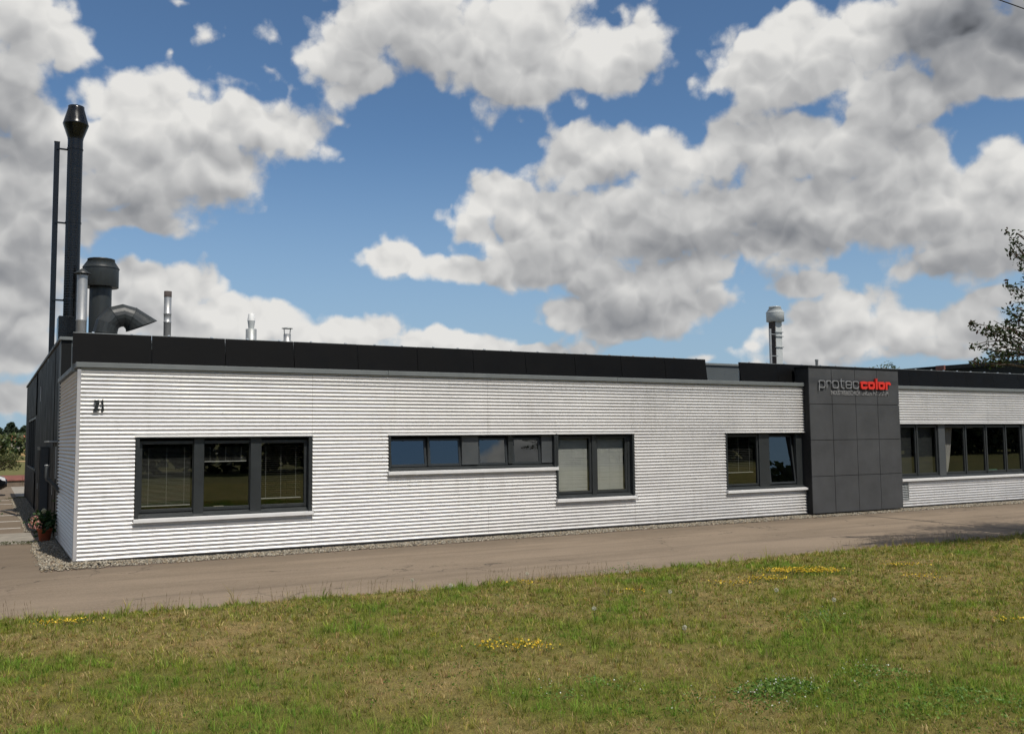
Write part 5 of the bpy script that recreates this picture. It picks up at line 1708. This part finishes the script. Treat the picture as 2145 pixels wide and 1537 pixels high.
# dandelion clocks
DL = [(7.87, -5.98, 'topmost, in front of the path edge among grass stalks'), (5.74, -6.32, 'by the small yellow tuft at the path edge'), (7.22, -6.84, 'right of the middle, just below the path edge'),
      (4.92, -9.3, 'in the middle of the lawn above the yellow patch'), (7.85, -9.33, 'below the thin yellow flower streak'), (7.78, -10.37, 'right half of the lawn above the white-flowered weeds'),
      (6.48, -8.79, 'left of the thin yellow flower streak'), (5.21, -10.61, 'right of the middle yellow patch'), (4.06, -5.85, 'leftmost on the path edge'), (4.39, -6.47, 'near the path edge left of the middle')]
def dandelion(x, y, label, seed):
    r = np.random.default_rng(seed)
    bz = float(lawn_h(x, y))
    h = r.uniform(0.11, 0.17)
    o = empty('dandelion', (x, y, bz), 'white dandelion clock, ' + label, 'dandelion', 'dandelion clocks in the lawn')
    MB().tube([(x, y, bz), (x + 0.008, y, bz + h * .5), (x + 0.004, y + 0.006, bz + h)], 0.0022, 5).build('stalk', M['leafstem'], o)
    p = r.normal(size=(150, 3))
    p = p / np.linalg.norm(p, axis=1, keepdims=True) * 0.024 + (x + 0.004, y + 0.006, bz + h)
    v, f, c = leaf_mesh(p, 0.010, [(0.62, 0.60, 0.54), (0.5, 0.48, 0.42)], seed, 0, 0.8)
    b = np_mesh('seed_head', v - np.array(o.location), f, M['petal'], c)
    b.parent = o
M['leafstem'] = pbr('green_stalk', (0.09, 0.10, 0.04), 0.7)
for k, (dx_, dy_, lb) in enumerate(DL):
    dandelion(dx_, dy_, lb, 200 + k)

# low weeds with pale flowers
def weed(x, y, s, n, label, seed, flowers=True):
    r = np.random.default_rng(seed)
    bz = float(lawn_h(x, y))
    o = empty('weed_plant', (x, y, bz), label, 'weed', 'leafy weeds in the lawn')
    p = r.normal(size=(n, 3)) * (0.75 * s, 0.6 * s, 0.0) + (x, y, 0)
    p = p[fbm2(p[:, 0], p[:, 1], 3.1, seed, 2) > r.uniform(0.25, 0.62, n)]
    n = len(p)
    p[:, 2] = lawn_h(p[:, 0], p[:, 1]) + r.uniform(0.02, 0.24, n) * s ** 0.5 * np.exp(-((p[:, 0] - x) ** 2 + (p[:, 1] - y) ** 2) / (s * s))
    v, f, c = leaf_mesh(p, 0.030, [(0.12, 0.215, 0.035), (0.145, 0.245, 0.045), (0.085, 0.165, 0.03)], seed, 0.0, 0.55)
    b = np_mesh('leaves', v - np.array(o.location), f, M['leaf'], c)
    b['kind'] = 'stuff'
    b.parent = o
    if flowers:
        k = int(n * 0.10)
        pp = p[:k] + (0, 0, 0.03) + r.normal(0, 0.012, (k, 3))
        v, f, c = leaf_mesh(pp, 0.013, [(0.55, 0.56, 0.50), (0.62, 0.62, 0.56)], seed + 1, 0.0, 1.0)
        b = np_mesh('blossoms', v - np.array(o.location), f, M['petal'], c)
        b['kind'] = 'stuff'
        b.parent = o
weed(4.53, -12.75, 0.36, 2200, 'large leafy weed with small white flowers near the lower right', 71)
weed(7.17, -10.75, 0.40, 420, 'weed with white flowers in the right half, below a dandelion clock', 72)
weed(5.55, -12.85, 0.34, 700, 'white-flowered weed just right of the large leafy one', 73)
weed(3.15, -11.7, 0.32, 700, 'white-flowered weed in the lower middle of the lawn', 74)
weed(5.45, -13.9, 0.55, 1500, 'bright green weed carpet in the lower right corner', 75, False)
weed(3.55, -12.35, 0.30, 400, 'leafy weed between the lower middle and the large weed', 76)
weed(7.95, -5.95, 0.35, 320, 'pale tuft of weeds leaning over the path edge', 77)
# small weeds at the foot of the wall and in the yard joints
for k, (wx, wy, lb) in enumerate(((-0.55, 4.75, 'small weed tuft on the gravel before the flower pot'), (-1.0, 4.9, 'weed strip in the slab joint at the left edge'), (-0.5, 24.0, 'weed at the far end of the gravel strip'))):
    rr_ = np.random.default_rng(300 + k)
    n_ = 160
    p = rr_.normal(size=(n_, 3)) * (0.14, 0.08, 0.0) + (wx, wy, GZ + 0.02)
    p[:, 2] += rr_.uniform(0, 0.06, n_)
    v, f, c = leaf_mesh(p, 0.045, OLIVE, 300 + k, -0.4, 0.35)
    o = np_mesh('yard_weed', v - np.array((wx, wy, GZ)), f, M['leaf'], c)
    o.location = (wx, wy, GZ)
    tag(o, lb, 'weed', 'weeds in the yard', 'stuff')
